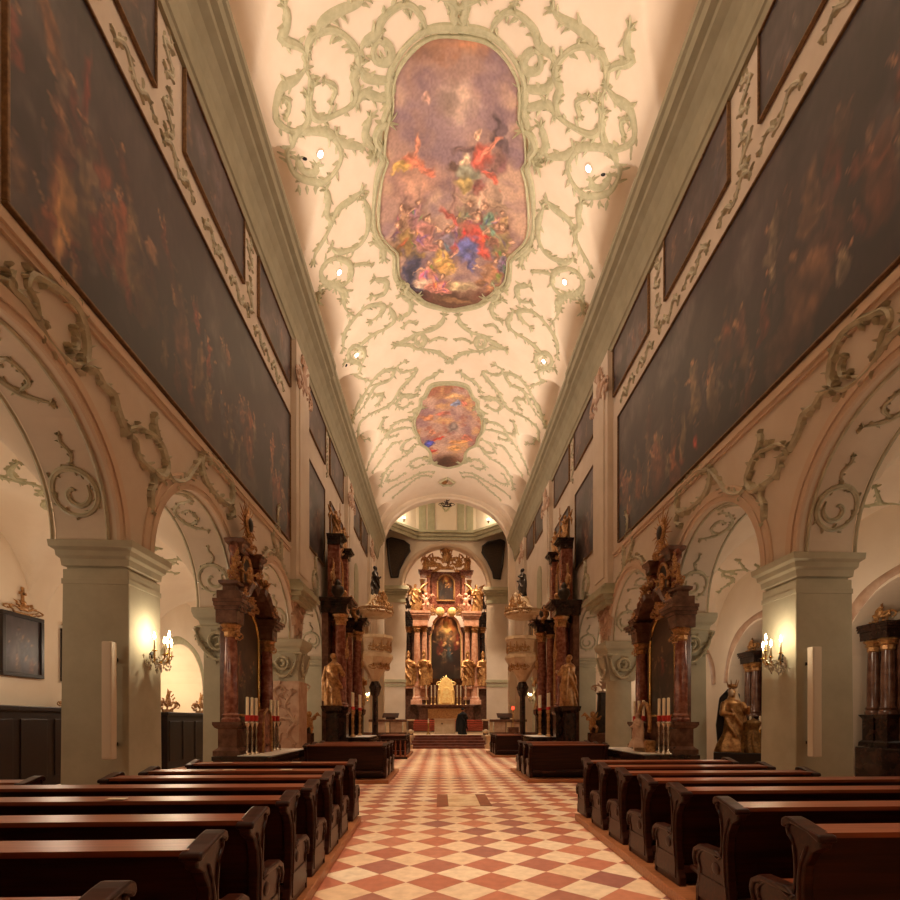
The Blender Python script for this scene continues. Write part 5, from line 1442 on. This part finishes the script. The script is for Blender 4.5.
# high altar
def high_altar():
    t = thing('high_altar', 'towering gilded high altar with large dark painting in the apse', 'altar', (0, 47.3, 1.6), 0)
    Z = lambda py: 1.6 + (721 - py) * .0912 - 1.6       # local heights above the altar floor
    mb = MB(); mb.box(-3.7, 3.7, -.2, 1.0, 0, 3.1); mb.build('plinth', 'brownm', t)
    mb = MB(); mb.box(-2.4, 2.4, -1.6, -.2, 0, 1.25); mb.box(-2.6, 2.6, -1.7, -.2, 1.25, 1.45); mb.build('altar_table', 'brownm', t, bevel=.03)
    MB().box(-1.6, 1.6, -1.64, -1.6, .2, 1.1).build('gilded_front', 'gold', t, bevel=.02)
    for s in (-1, 1):
        MB().box(s * 2.65 - .5, s * 2.65 + .5, -.9, -.2, 1.45, 1.9).build('side_shelf', 'pinkm', t, bevel=.04)
    MB().box(-3.4, 3.4, .3, 1.0, 3.1, 8.6).build('back_wall', 'brownm', t)
    for s in (-1, 1):
        for x, y, r in ((1.95, .0, .26), (2.6, -.25, .3), (3.35, .25, .26)):
            mb = MB(); mb.sq([(.06, 1.9), (.06, 2.1), (0, 2.2), (0, 3.0), (.08, 3.1), (.1, 3.25)], (s * x, y, 0), r * 1.15, r * 1.15); mb.build('pedestal', 'pinkm' if x < 3 else 'darkm', t)
            column(t, s * x, y, 3.25, 8.55, r, 'pinkm' if x < 3 else 'darkm')
        entab(t, s * 2.3 - .65, s * 2.3 + .65, -.6, 1, 8.55, 1.3, 'pinkm', .25)
        entab(t, s * 3.35 - .32, s * 3.35 + .32, -.05, 1, 8.55, 1.2, 'darkm', .2)
        for x, y, sd_, h in ((3.35, -.45, 61, 3.1), (1.95, -.7, 63, 3.1)):
            MB().box(s * x - .35, s * x + .35, y - .32, y + .3, 2.9, 3.12).build('statue_base', 'pinkm', t, bevel=.03)
            use(figure(sd_ + s, 'gold', hat=True), 'gilded_statue', t, (s * x, y, 3.12), s * .25, h * .93)
        # angels and volutes above
        use(figure(71 + s, 'gold', wings=True), 'gilded_angel', t, (s * 2.75, -.3, 9.85), s * .3, 2.5)
        use(putto('pinkm'), 'pale_angel', t, (s * 1.75, -.5, 10.1), s * .4, 1.5)
        use(crest('darkm', 18, 26), 'dark_urn', t, (s * 3.45, .2, 9.75), 0, (1.0, 1, 1.9))
        column(t, s * 1.55, .1, 10.6, 13.4, .2, 'redm')
        column(t, s * 2.15, .3, 10.4, 12.9, .18, 'redm')
        MB().box(s * 1.85 - .6, s * 1.85 + .6, -.2, .8, 9.85, 10.6).build('attic_pedestal', 'pinkm', t, bevel=.04)
        entab(t, s * 1.85 - .5, s * 1.85 + .5, -.2, .8, 13.2, .45, 'redm', .15)
        use(crest('gold', 19, 26), 'gilded_volute', t, (s * 1.2, -.15, 13.5), 0, (1.3, 1.0, 1.7))
        use(figure(75 + s, 'gold', wings=True), 'gilded_angel', t, (s * 1.9, -.1, 13.6), s * .4, 1.5)
        MB().ball((s * .55, -.35, 9.85), (.42, .2, .42)).build('gilded_roundel', 'goldb', t, smooth=True)
        use(crest('gold', 20, 26), 'gilded_ornament', t, (s * 1.15, -.4, 9.5), 0, (.8, .8, 1.1))
    MB().box(-1.4, 1.4, .2, .8, 9.9, 13.6).build('upper_wall', 'redm', t)
    # main picture with shouldered arch
    W0, z0, z1 = 2.9, 3.85, 9.65
    def hw(z):
        f = (z - z0) / (z1 - z0)
        if f < .68: return 1.45
        if f < .78: return 1.45 - .25 * (f - .68) / .1
        return 1.2 * math.sqrt(max(.0, 1 - ((f - .78) / .22) ** 2)) + .002
    me = canvas_mesh('altarpiece', 50, 100, lambda a, b: ((a * 2 - 1) * hw(z0 + b * (z1 - z0)), .05, z0 + b * (z1 - z0)), lambda a, b: ((a * 2 - 1) * hw(z0 + b * (z1 - z0)) / 2.9, b * (z1 - z0) / 2.9), (altar_paint(260, 1), 260))
    use(me, 'altarpiece', t)
    zz = [z0 + (z1 - z0) * i / 30 for i in range(31)]
    pts = [(-hw(z), -.0, z) for z in zz] + [(hw(z), -.0, z) for z in zz[::-1]]
    MB().tube(pts, .12, 8).build('picture_frame', 'pinkm', t, smooth=True)
    MB().tube([(p[0] * .95, -.06, p[2]) for p in pts], .05, 6).build('gilded_edge', 'goldb', t, smooth=True)
    arch_canvas(t, 1.5, 11.0, 13.3, .12, (altar_paint(264, 1), 264), 'gold', .1, 'upper_picture')
    use(crest('gold', 21, 26), 'gilded_crest', t, (0, -.2, 13.7), 0, (2.2, 1.2, 2.4))
    use(figure(79, 'gold', wings=True), 'gilded_angel', t, (0, -.5, 14.3), 0, 1.5)
    # tabernacle
    tb = MB().prism([(-.75, 1.45), (.75, 1.45), (.75, 2.6), (.6, 3.3), (.35, 3.7), (0, 3.95), (-.35, 3.7), (-.6, 3.3), (-.75, 2.6)], 'y', -1.1, -.4).build('tabernacle', 'goldb', t, bevel=.05)
    MB().prism([(-.36, 1.6), (.36, 1.6), (.36, 2.7), (.2, 3.0), (-.2, 3.0), (-.36, 2.7)], 'y', -1.16, -1.08).build('tabernacle_door', 'goldb', tb, bevel=.02)
    for s in (-1, 1): MB().lathe([(.1, 1.45), (.1, 1.6), (.06, 1.7), (.06, 2.7), (.1, 2.8)], (s * .6, -1.2, 0), 12).build('tabernacle_column', 'goldb', tb, smooth=True)
    use(crest('goldb', 22, 26), 'tabernacle_crest', tb, (0, -1.0, 3.0), 0, (1.3, 1.0, 1.1))
    return t
high_altar()
for i, x in enumerate((-2.85, -1.75, -1.3, -.98, .98, 1.3, 1.75, 2.85)):
    z = 1.6 + (1.9 if abs(x) > 2.4 else 1.45)
    candlestick(f'tall white candle on the high altar, {["outermost on the left", "second from the left", "third from the left", "left of the tabernacle", "right of the tabernacle", "third from the right", "second from the right", "outermost on the right"][i]}', (x, 47.3 - (.6 if abs(x) > 2.4 else 1.3), z), .7 if abs(x) < 2.4 else .25, 1.0, 'goldb', 'high altar candles', False)
# ------------------------------------------------------------------ left aisle
def wainscot(label, x0, x1, y0, y1, z, s):
    t = thing('wainscot', label, 'panelling', ((x0 + x1) / 2, (y0 + y1) / 2, 0), 0, 'aisle panelling')
    hx, hy = (x1 - x0) / 2, (y1 - y0) / 2
    MB().box(-hx, hx, -hy, hy, 0, z - .12).build('panelling', 'wains', t)
    MB().box(-hx - .05, hx + .05, -hy - .05, hy + .05, z - .12, z).build('cap_moulding', 'wains', t, bevel=.02)
    n = max(2, int((y1 - y0) / .9))
    for i in range(n):
        a = -hy + (y1 - y0) * (i + .12) / n; c = -hy + (y1 - y0) * (i + .88) / n
        xx = sorted((-s * hx, -s * (hx + .025)))
        MB().box(xx[0], xx[1], a, c, .25, z - .3).build('raised_panel', 'wains', t, bevel=.015)
    return t
wainscot('dark panelling along the left aisle wall before the paintings', -10.48, -10.0, 3, 12.2, 1.95, -1)
wainscot('dark panelling on the left aisle wall under the crested paintings', -10.48, -10.1, 12.3, 17.6, 1.95, -1)
wainscot('dark panelling at the far end of the left aisle', -10.48, -9.5, 17.7, 24, 1.9, -1)
wainscot('dark panelling on the right aisle wall beside the front chapel', 8.9, 9.28, 3, 8.3, 1.6, 1)
for i, (y, w) in enumerate(((14.1, .34), (18.2, .8), (20.6, .8))):
    o = use(crest('gold', 23, 26), 'gilded_crest', None, (-9.75 if i else -10.25, y, 1.9 if i else 1.95), PI / 2, (w * 1.4, w, w))
    tag(o, ['small gilded ornament on the panelling behind the front left pillar', 'gilded rocaille ornament on the far left panelling, nearer the camera', 'gilded rocaille ornament on the far left panelling, farther from the camera'][i], 'ornament', 'panelling ornaments')

# right aisle chapels with altars
def chapel_altar(yc, label):
    k = int(yc)
    t = thing('chapel_altar', label, 'altar', (XR + .9, yc, 0), -PI / 2, 'chapel altars')
    MB().box(-1.5, 1.5, -.9, .0, 0, 1.0).build('altar_table', 'darkm', t, bevel=.02)
    MB().box(-1.75, 1.75, -.3, .0, 1.0, 3.9).build('back_wall', 'brownm', t)
    for x in (-1.5, -1.12, 1.12, 1.5):
        mb = MB(); mb.sq([(.06, 1.0), (.05, 1.1), (0, 1.15), (0, 1.65), (.06, 1.75)], (x, -.42, 0), .16, .16); mb.build('pedestal', 'darkm', t)
        column(t, x, -.42, 1.75, 3.5, .14, 'brownm')
    for x in (-1.3, 1.3):
        entab(t, x - .38, x + .38, -.62, 0, 3.5, .35, 'darkm', .14)
        use(crest('gold', 25, 26), 'gilded_ornament', t, (x, -.45, 3.85), 0, (.7, .8, .6))
    arch_canvas(t, 1.3, 1.5, 3.5, -.34, (altar_paint(300 + k), 300 + k), 'redm', .07)
    MB().prism([(-.55, 3.75), (.55, 3.75), (.45, 4.2), (0, 4.42), (-.45, 4.2)], 'y', -.36, -.28).build('gable_panel', 'pinkm', t, bevel=.02)
    MB().tube([(-.3, -.38, 4.0), (0, -.38, 4.25), (.3, -.38, 4.0), (0, -.38, 3.82), (-.3, -.38, 4.0)], .04, 6).build('gilded_lozenge', 'gold', t, smooth=True)
    use(crest('gold', 26, 26), 'gilded_crest', t, (0, -.4, 1.02), 0, (.7, .8, .6))
    return t
chapel_altar(10.3, 'chapel altar with brown columns in the right aisle, behind the front right pillar')
chapel_altar(15.3, 'chapel altar under a patterned arch, seen between the right pillars')
for i in range(4):
    candlestick(f'candle on the chapel altar seen between the right pillars, {["farthest left", "second from the left", "third from the left", "farthest right"][i]}', (XR + .2, 15.3 + .95 - .5 * i, 1.0), .35, .4, 'brass', 'chapel altar candles', False)

# crowned statue in the right aisle
t = thing('crowned_statue', 'crowned robed statue in gilded dress beside the right sunburst altar', 'statue', (7.02, 12.75, .0), -.5)
MB().box(-.55, .7, -.4, .4, 0, .82).build('plinth', 'wains', t, bevel=.02)
MB().prism([(-.45, .82), (-.02, .82), (.1, 1.6), (.05, 2.3), (-.2, 2.45), (-.42, 2.2), (-.5, 1.5)], 'y', .1, .3).build('dark_backing', 'wains', t, bevel=.04)
use(figure(91, 'gold', base=.26), 'robed_figure', t, (-.12, 0, .82), .5, 1.62)
mb = MB()
vs = []
robe = MB(); robe_rings(robe, 1.0, 93, .36, 9, .22, sway=-.05)
rm = remesh(robe, 'mantle', .02); rm.materials.append(mat('gold_brocade', (150, 112, 58), .5, .4, rgb2=(92, 62, 32), scale=18))
use(rm, 'mantle', t, (.32, -.1, .8), 0, (.9, .9, 1.0))
MB().ball((-.14, -.045, 2.31), (.08, .085, .11)).build('face', 'stone', t, smooth=True)
MB().lathe([(.2, 1.95), (.17, 2.1), (.12, 2.24), (.115, 2.36), (.09, 2.44), (.03, 2.48)], (-.1, .06, 0), 16).build('veil', 'stone', t, smooth=True)
mb = MB(); mb.lathe([(.1, 2.44), (.12, 2.47), (.12, 2.52), (.09, 2.53)], (-.12, 0, 0), 14)
for i in range(7):
    a = 2 * PI * i / 7; mb.tube([(-.12 + .11 * math.cos(a), .11 * math.sin(a), 2.5), (-.12 + .15 * math.cos(a), .15 * math.sin(a), 2.64)], [.02, .006], 5)
mb.build('crown', 'gold', t)

# wall monuments by the third pillars
for s in (-1, 1):
    sd = 'left' if s < 0 else 'right'
    t = thing('wall_monument', f'dark stone obelisk monument with small crest, {sd} side before the tall altar', 'monument', (s * 5.9, 19.9, 0), 0, 'obelisk monuments')
    MB().box(-.6, .6, -.3, .3, 0, 1.15).build('base', 'brownm', t, bevel=.03)
    MB().prism([(-.55, 1.15), (.55, 1.15), (.5, 1.5), (.26, 2.0), (.22, 2.6), (.3, 2.7), (-.3, 2.7), (-.22, 2.6), (-.26, 2.0), (-.5, 1.5)], 'y', -.2, .2).build('obelisk', 'bronze', t, bevel=.03)
    use(crest('rocaille', 28, 26), 'crest', t, (0, 0, 2.68), 0, (.8, .9, .7))
    use(putto('gold'), 'gilded_angel', t, (-s * .55, -.25, 1.2), 0, .8)

# ------------------------------------------------------------------ sanctuary things
t = thing('altar_table', 'pale stone free-standing altar block on the sanctuary platform', 'altar', (-.2, 33.4, .75))
MB().box(-.66, .66, -.35, .35, .0, .95).build('block', 'stone', t, bevel=.015)
MB().box(-.72, .72, -.4, .4, .95, 1.0).build('slab_top', 'stone', t, bevel=.01)
MB().lathe([(.05, 0), (.05, .01), (.02, .015)], seg=12).xf(Matrix.Translation((-.18, -.35, .68)) @ Matrix.Rotation(PI / 2, 4, 'X')).build('boss', 'bronze', t)
o = MB().box(-.85, .85, -.7, .55, 0, .012).build('altar_carpet', 'white', None, (-.2, 33.2, .75)); tag(o, 'pale mat under the free-standing altar block', 'mat')
t = thing('candle_stand', 'floor candle stand with one white candle left of the stone altar', 'candlestick', (-1.25, 33.2, .75))
MB().lathe([(.14, 0), (.14, .04), (.04, .1), (.03, .6), (.07, .68), (.07, .72)], seg=14).build('stand', 'brass', t, smooth=True)
MB().lathe([(.045, .72), (.045, 1.0), (.01, 1.02)], seg=12).build('candle', 'ivory', t, smooth=True, angle=40)
# person in black
P = thing('person', 'person in a long black cassock standing beside the stone altar', 'person', (.92, 32.9, .75), PI - .35)
bm_ = figure_mb(1.68, 77, larm=[(-.12, 0, .77), (-.17, -.02, .62), (-.1, -.14, .56)], rarm=[(.13, 0, .77), (.17, -.02, .62), (.1, -.14, .56)], base=.17)
me = remesh(bm_, 'body', .016); me.materials.append(M['black']); me.materials.append(M['skin'])
ox = .03 * math.sin(.8 * 4.2) * 1.68
for p in me.polygons:
    c = p.center
    if c.z > 1.68 * .852 or (c.y < -.19 and .84 < c.z < 1.06): p.material_index = 1
use(me, 'body', P)
MB().ball((ox, .03, 1.68 * .95), (.1, .1, .1)).build('hair', 'hair', P, smooth=True)
MB().lathe([(.27, .02), (.22, .5), (.18, .95), (.17, 1.0)], (0, 0, 0), 20, sy=.8).build('cassock_skirt', 'black', P, smooth=True)
MB().lathe([(.08, 1.41), (.085, 1.45), (.06, 1.47)], (ox, 0, 0), 14).build('collar', 'black', P, smooth=True)

# balustrades, newel blocks, choir desks
for s in (-1, 1):
    sd = 'left' if s < 0 else 'right'
    t = thing('stone_newel', f'stepped cream stone newel {sd} of the sanctuary steps', 'newel', (s * 2.42, 30.35, 0), 0, 'step newels')
    MB().box(-.34, .34, -.4, .4, 0, .22).build('foot', 'creamm', t, bevel=.02); MB().box(-.22, .22, -.3, .3, .22, .62).build('block', 'creamm', t, bevel=.02)
    MB().box(-.28, .28, -.36, .36, .62, .78).build('cap', 'creamm', t, bevel=.02)
    t = thing('stone_newel', f'small cream newel with round knob at the top of the steps, {sd}', 'newel', (s * 2.3, 32.0, .75), 0, 'upper newels')
    MB().box(-.16, .16, -.16, .16, 0, .85).build('block', 'brownm', t, bevel=.02); MB().box(-.22, .22, -.22, .22, .85, .95).build('cap', 'creamm', t, bevel=.02)
    MB().ball((0, -.05, .2), (.2, .2, .18)).build('knob', 'creamm', t, smooth=True)
    t = thing('balustrade', f'brown marble balustrade on the {sd} of the sanctuary platform', 'balustrade', (s * 3.7, 32.0, .75), 0, 'sanctuary balustrades')
    MB().box(-1.15, 1.15, -.14, .14, .8, .95).build('handrail', 'brownm', t, bevel=.02); MB().box(-1.15, 1.15, -.14, .14, 0, .15).build('plinth', 'brownm', t, bevel=.02)
    for x in (-1.05, 0, 1.05): MB().box(x - .1, x + .1, -.1, .1, .15, .8).build('post', 'creamm', t, bevel=.01)
    for x in (-.52, .52): MB().box(x - .36, x + .36, -.05, .05, .15, .8).build('infill_panel', 'rocaille', t, bevel=.01)
    t = thing('reading_desk', f'dark sloping reading desk behind the {sd} balustrade', 'lectern', (s * 3.6, 32.9, .75), 0, 'reading desks')
    MB().box(-.3, .3, -.2, .2, 0, 1.05).build('stand', 'wood', t, bevel=.02)
    MB().prism([(-.35, 1.05), (.3, 1.3), (.3, 1.36), (-.35, 1.11)], 'x', -.5, .5).build('desk_top', 'wood', t, bevel=.01)
    t = thing('platform_front', f'brown stone front of the sanctuary platform, {sd} of the steps', 'wall', (s * 3.95, 31.5, 0), 0, 'platform fronts')
    MB().box(-1.45, 1.45, -.15, .08, 0, .72).build('slab', 'brownm', t, bevel=.01)
    # dark shaped panels flanking the sanctuary arch
    pl = [(-.95, 17.55), (-.6, 17.7), (.55, 17.45), (1.0, 17.1), (1.05, 16.6), (.6, 15.9), (.1, 14.9), (-.0, 14.3), (-.55, 14.25), (-.75, 15.4), (-.85, 16.5)]
    pl = [(-s * x, z - 14.2) for x, z in pl]
    t = thing('pendentive_painting', f'black wavy-edged painting high beside the sanctuary arch, {sd}', 'painting', (s * 4.25, YS - .02, 14.2), 0, 'dark arch paintings')
    MB().prism(pl, 'y', -.12, 0).build('dark_canvas', 'bronze', t, bevel=.03)
    MB().tube([(x, -.12, z) for x, z in pl + pl[:1]], .1, 6).build('carved_edge', 'wains', t, smooth=True)
t = thing('sanctuary_lamp', 'small red lamp glowing by the right pulpit column', 'lamp', (3.75, 30.2, 1.25))
MB().lathe([(.1, 0), (.05, .03), (.03, .1), (.03, .95), (.07, 1.0)], seg=12).build('stand', 'brass', t, smooth=True)
MB().lathe([(.05, 1.0), (.07, 1.05), (.07, 1.18), (.05, 1.2)], seg=12).build('red_glass', 'redlamp', t, smooth=True)
MB().box(-.3, .3, -.3, .3, -1.25, 0).build('pedestal', 'brownm', t, bevel=.02)
# spotlights in the drum
for s in (-1, 1):
    sd = 'left' if s < 0 else 'right'
    t = thing('drum_spotlight', f'bright spotlight standing on the {sd} side of the drum cornice', 'spotlight', (s * 3.55, 43.9, 18.36), 0, 'drum spotlights')
    MB().lathe([(.08, 0), (.07, .05), (.1, .12), (.12, .25), (.09, .27)], seg=14).build('housing', 'speaker', t, smooth=True)
    MB().ball((0, -.03, .3), (.12, .12, .09)).build('lens', 'lamp', t, smooth=True)

# ------------------------------------------------------------------ lights
WARM = (1.0, .76, .52)
def light(kind, name, loc, power, color=WARM, size=.1, target=None, **kw):
    l = bpy.data.lights.new(name, kind)
    l.energy = power; l.color = color
    if kind == 'AREA':
        l.shape = 'RECTANGLE'; l.size = kw.get('sx', 1); l.size_y = kw.get('sy', 1); l.spread = kw.get('spread', PI)
    else: l.shadow_soft_size = size
    if kind == 'SPOT':
        l.spot_size = kw.get('angle', 1.2); l.spot_blend = kw.get('blend', .6)
    o = bpy.data.objects.new(name, l); col.objects.link(o)
    o.location = loc
    if target is not None:
        o.rotation_euler = (Vector(target) - Vector(loc)).to_track_quat('-Z', 'Y').to_euler()
    return o
for s in (-1, 1):
    for y in (0, 8, 16, 24, 32, 38.5):                 # uplights hidden on the cornice ledges
        l = light('AREA', 'cornice_uplight', (s * 4.75, y, 16.15), 185 if y < 38 else 50, (1, .79, .63), sx=7.8 if y < 38 else 3, sy=.2, target=(s * -3.0, y, 20.0), spread=2.6)
    for i, (x, y) in enumerate([(4.0, 3), (4.0, 8.5), (4.0, 15.45), (4.2, 19.3), (4.25, 23.55), (4.2, 30)]):
        p, n = vsurf(s * x, y, .35)
        light('SPOT', 'ceiling_spot', p, 3400, (1, .79, .6), .08, (s * -.2, y + .3, 0), angle=.62, blend=1.0)
    # aisle fill points added in mid-aisle to brighten the vaults, no lamps there
    for y in (6.4, 11.2, 16.0, 20.7, 25.5, 30.3):
        light('POINT', 'aisle_fill', (-8.4 if s < 0 else 7.8, y, 3.6), 80 if s < 0 else 48, (1, .8, .58), .25)
    light('POINT', 'wall_light_glow', ((-4.97 if s < 0 else 5.08), pier_y(1) + (.5 if s < 0 else .3), 3.05), 22, (1, .82, .58), .05)
    light('POINT', 'wall_light_glow', ((-4.95 if s < 0 else 5.06), pier_y(6) + .4, 3.2), 14, (1, .74, .42), .05)
    light('SPOT', 'altar_spot', (s * 3.4, 43.6, 18.0), 5200, (1, .74, .5), .15, (-s * .3, 47.5, 7.5), angle=.95, blend=.7)
    light('SPOT', 'pulpit_fill', (s * 1.2, 24.5, 15.8), 2600, (1, .8, .56), .1, (s * 3.9, 27.9, 6.0), angle=.5, blend=.7)  # added to brighten the pulpits, no fixture there
    light('POINT', 'drum_glow', (s * 3.3, 44.0, 19.2), 80, (1, .82, .56), .15)
    light('SPOT', 'side_altar_spot', (s * 1.5, 22.6, 15.2), 900, (1, .76, .5), .1, (s * 5.0, 23.4, 4.5), angle=.6, blend=.7)
for s in (-1, 1): light('SPOT', 'crossing_fill', (s * 2.0, 34.0, 18.4), 5200, (1, .8, .6), .2, (s * 4.4, 46, 4.0), angle=.34, blend=.8)  # added high in the nave to brighten the sanctuary pillars, no fixtures
light('POINT', 'apse_glow', (0, 48.9, 12.5), 420, (1, .78, .58), .4)
light('SPOT', 'sanctuary_spot', (0, 41.9, 17.6), 4200, (1, .76, .5), .2, (0, 47.0, 3.0), angle=.5, blend=.8)
light('SPOT', 'sanctuary_spot', (0, 38, 18.6), 5200, (1, .74, .48), .2, (0, 33, 0), angle=.7, blend=.8)
light('SPOT', 'tabernacle_spot', (0, 42.2, 16.5), 9000, (1, .82, .56), .1, (0, 46.3, 4.2), angle=.16, blend=.6)
light('POINT', 'left_chapel_lamp', (-11.6, bay_c(4), 3.0), 110, (1, .78, .52), .2)

w = bpy.data.worlds.new('dim_world'); sc.world = w; w.use_nodes = True
w.node_tree.nodes['Background'].inputs['Color'].default_value = (.02, .014, .01, 1)

# ------------------------------------------------------------------ camera
cd = bpy.data.cameras.new('camera'); cam = bpy.data.objects.new('camera', cd); col.objects.link(cam)
cam.location = (-.45, 0, 1.6)
cam.rotation_euler = (PI / 2, 0, -.05)
cd.sensor_width = 36; cd.lens = 36 * 520 / 900
cd.shift_x = (450 - 467) / 900; cd.shift_y = (721 - 450) / 900
cd.clip_start = .05; cd.clip_end = 200
sc.camera = cam
sc.view_settings.view_transform = 'Standard'
sc.view_settings.look = 'None'
sc.view_settings.gamma = 1
sc.view_settings.exposure = 0
sc.cycles.max_bounces = 6; sc.cycles.diffuse_bounces = 4; sc.cycles.glossy_bounces = 3
sc.cycles.sample_clamp_indirect = 4
sc.cycles.use_denoising = True
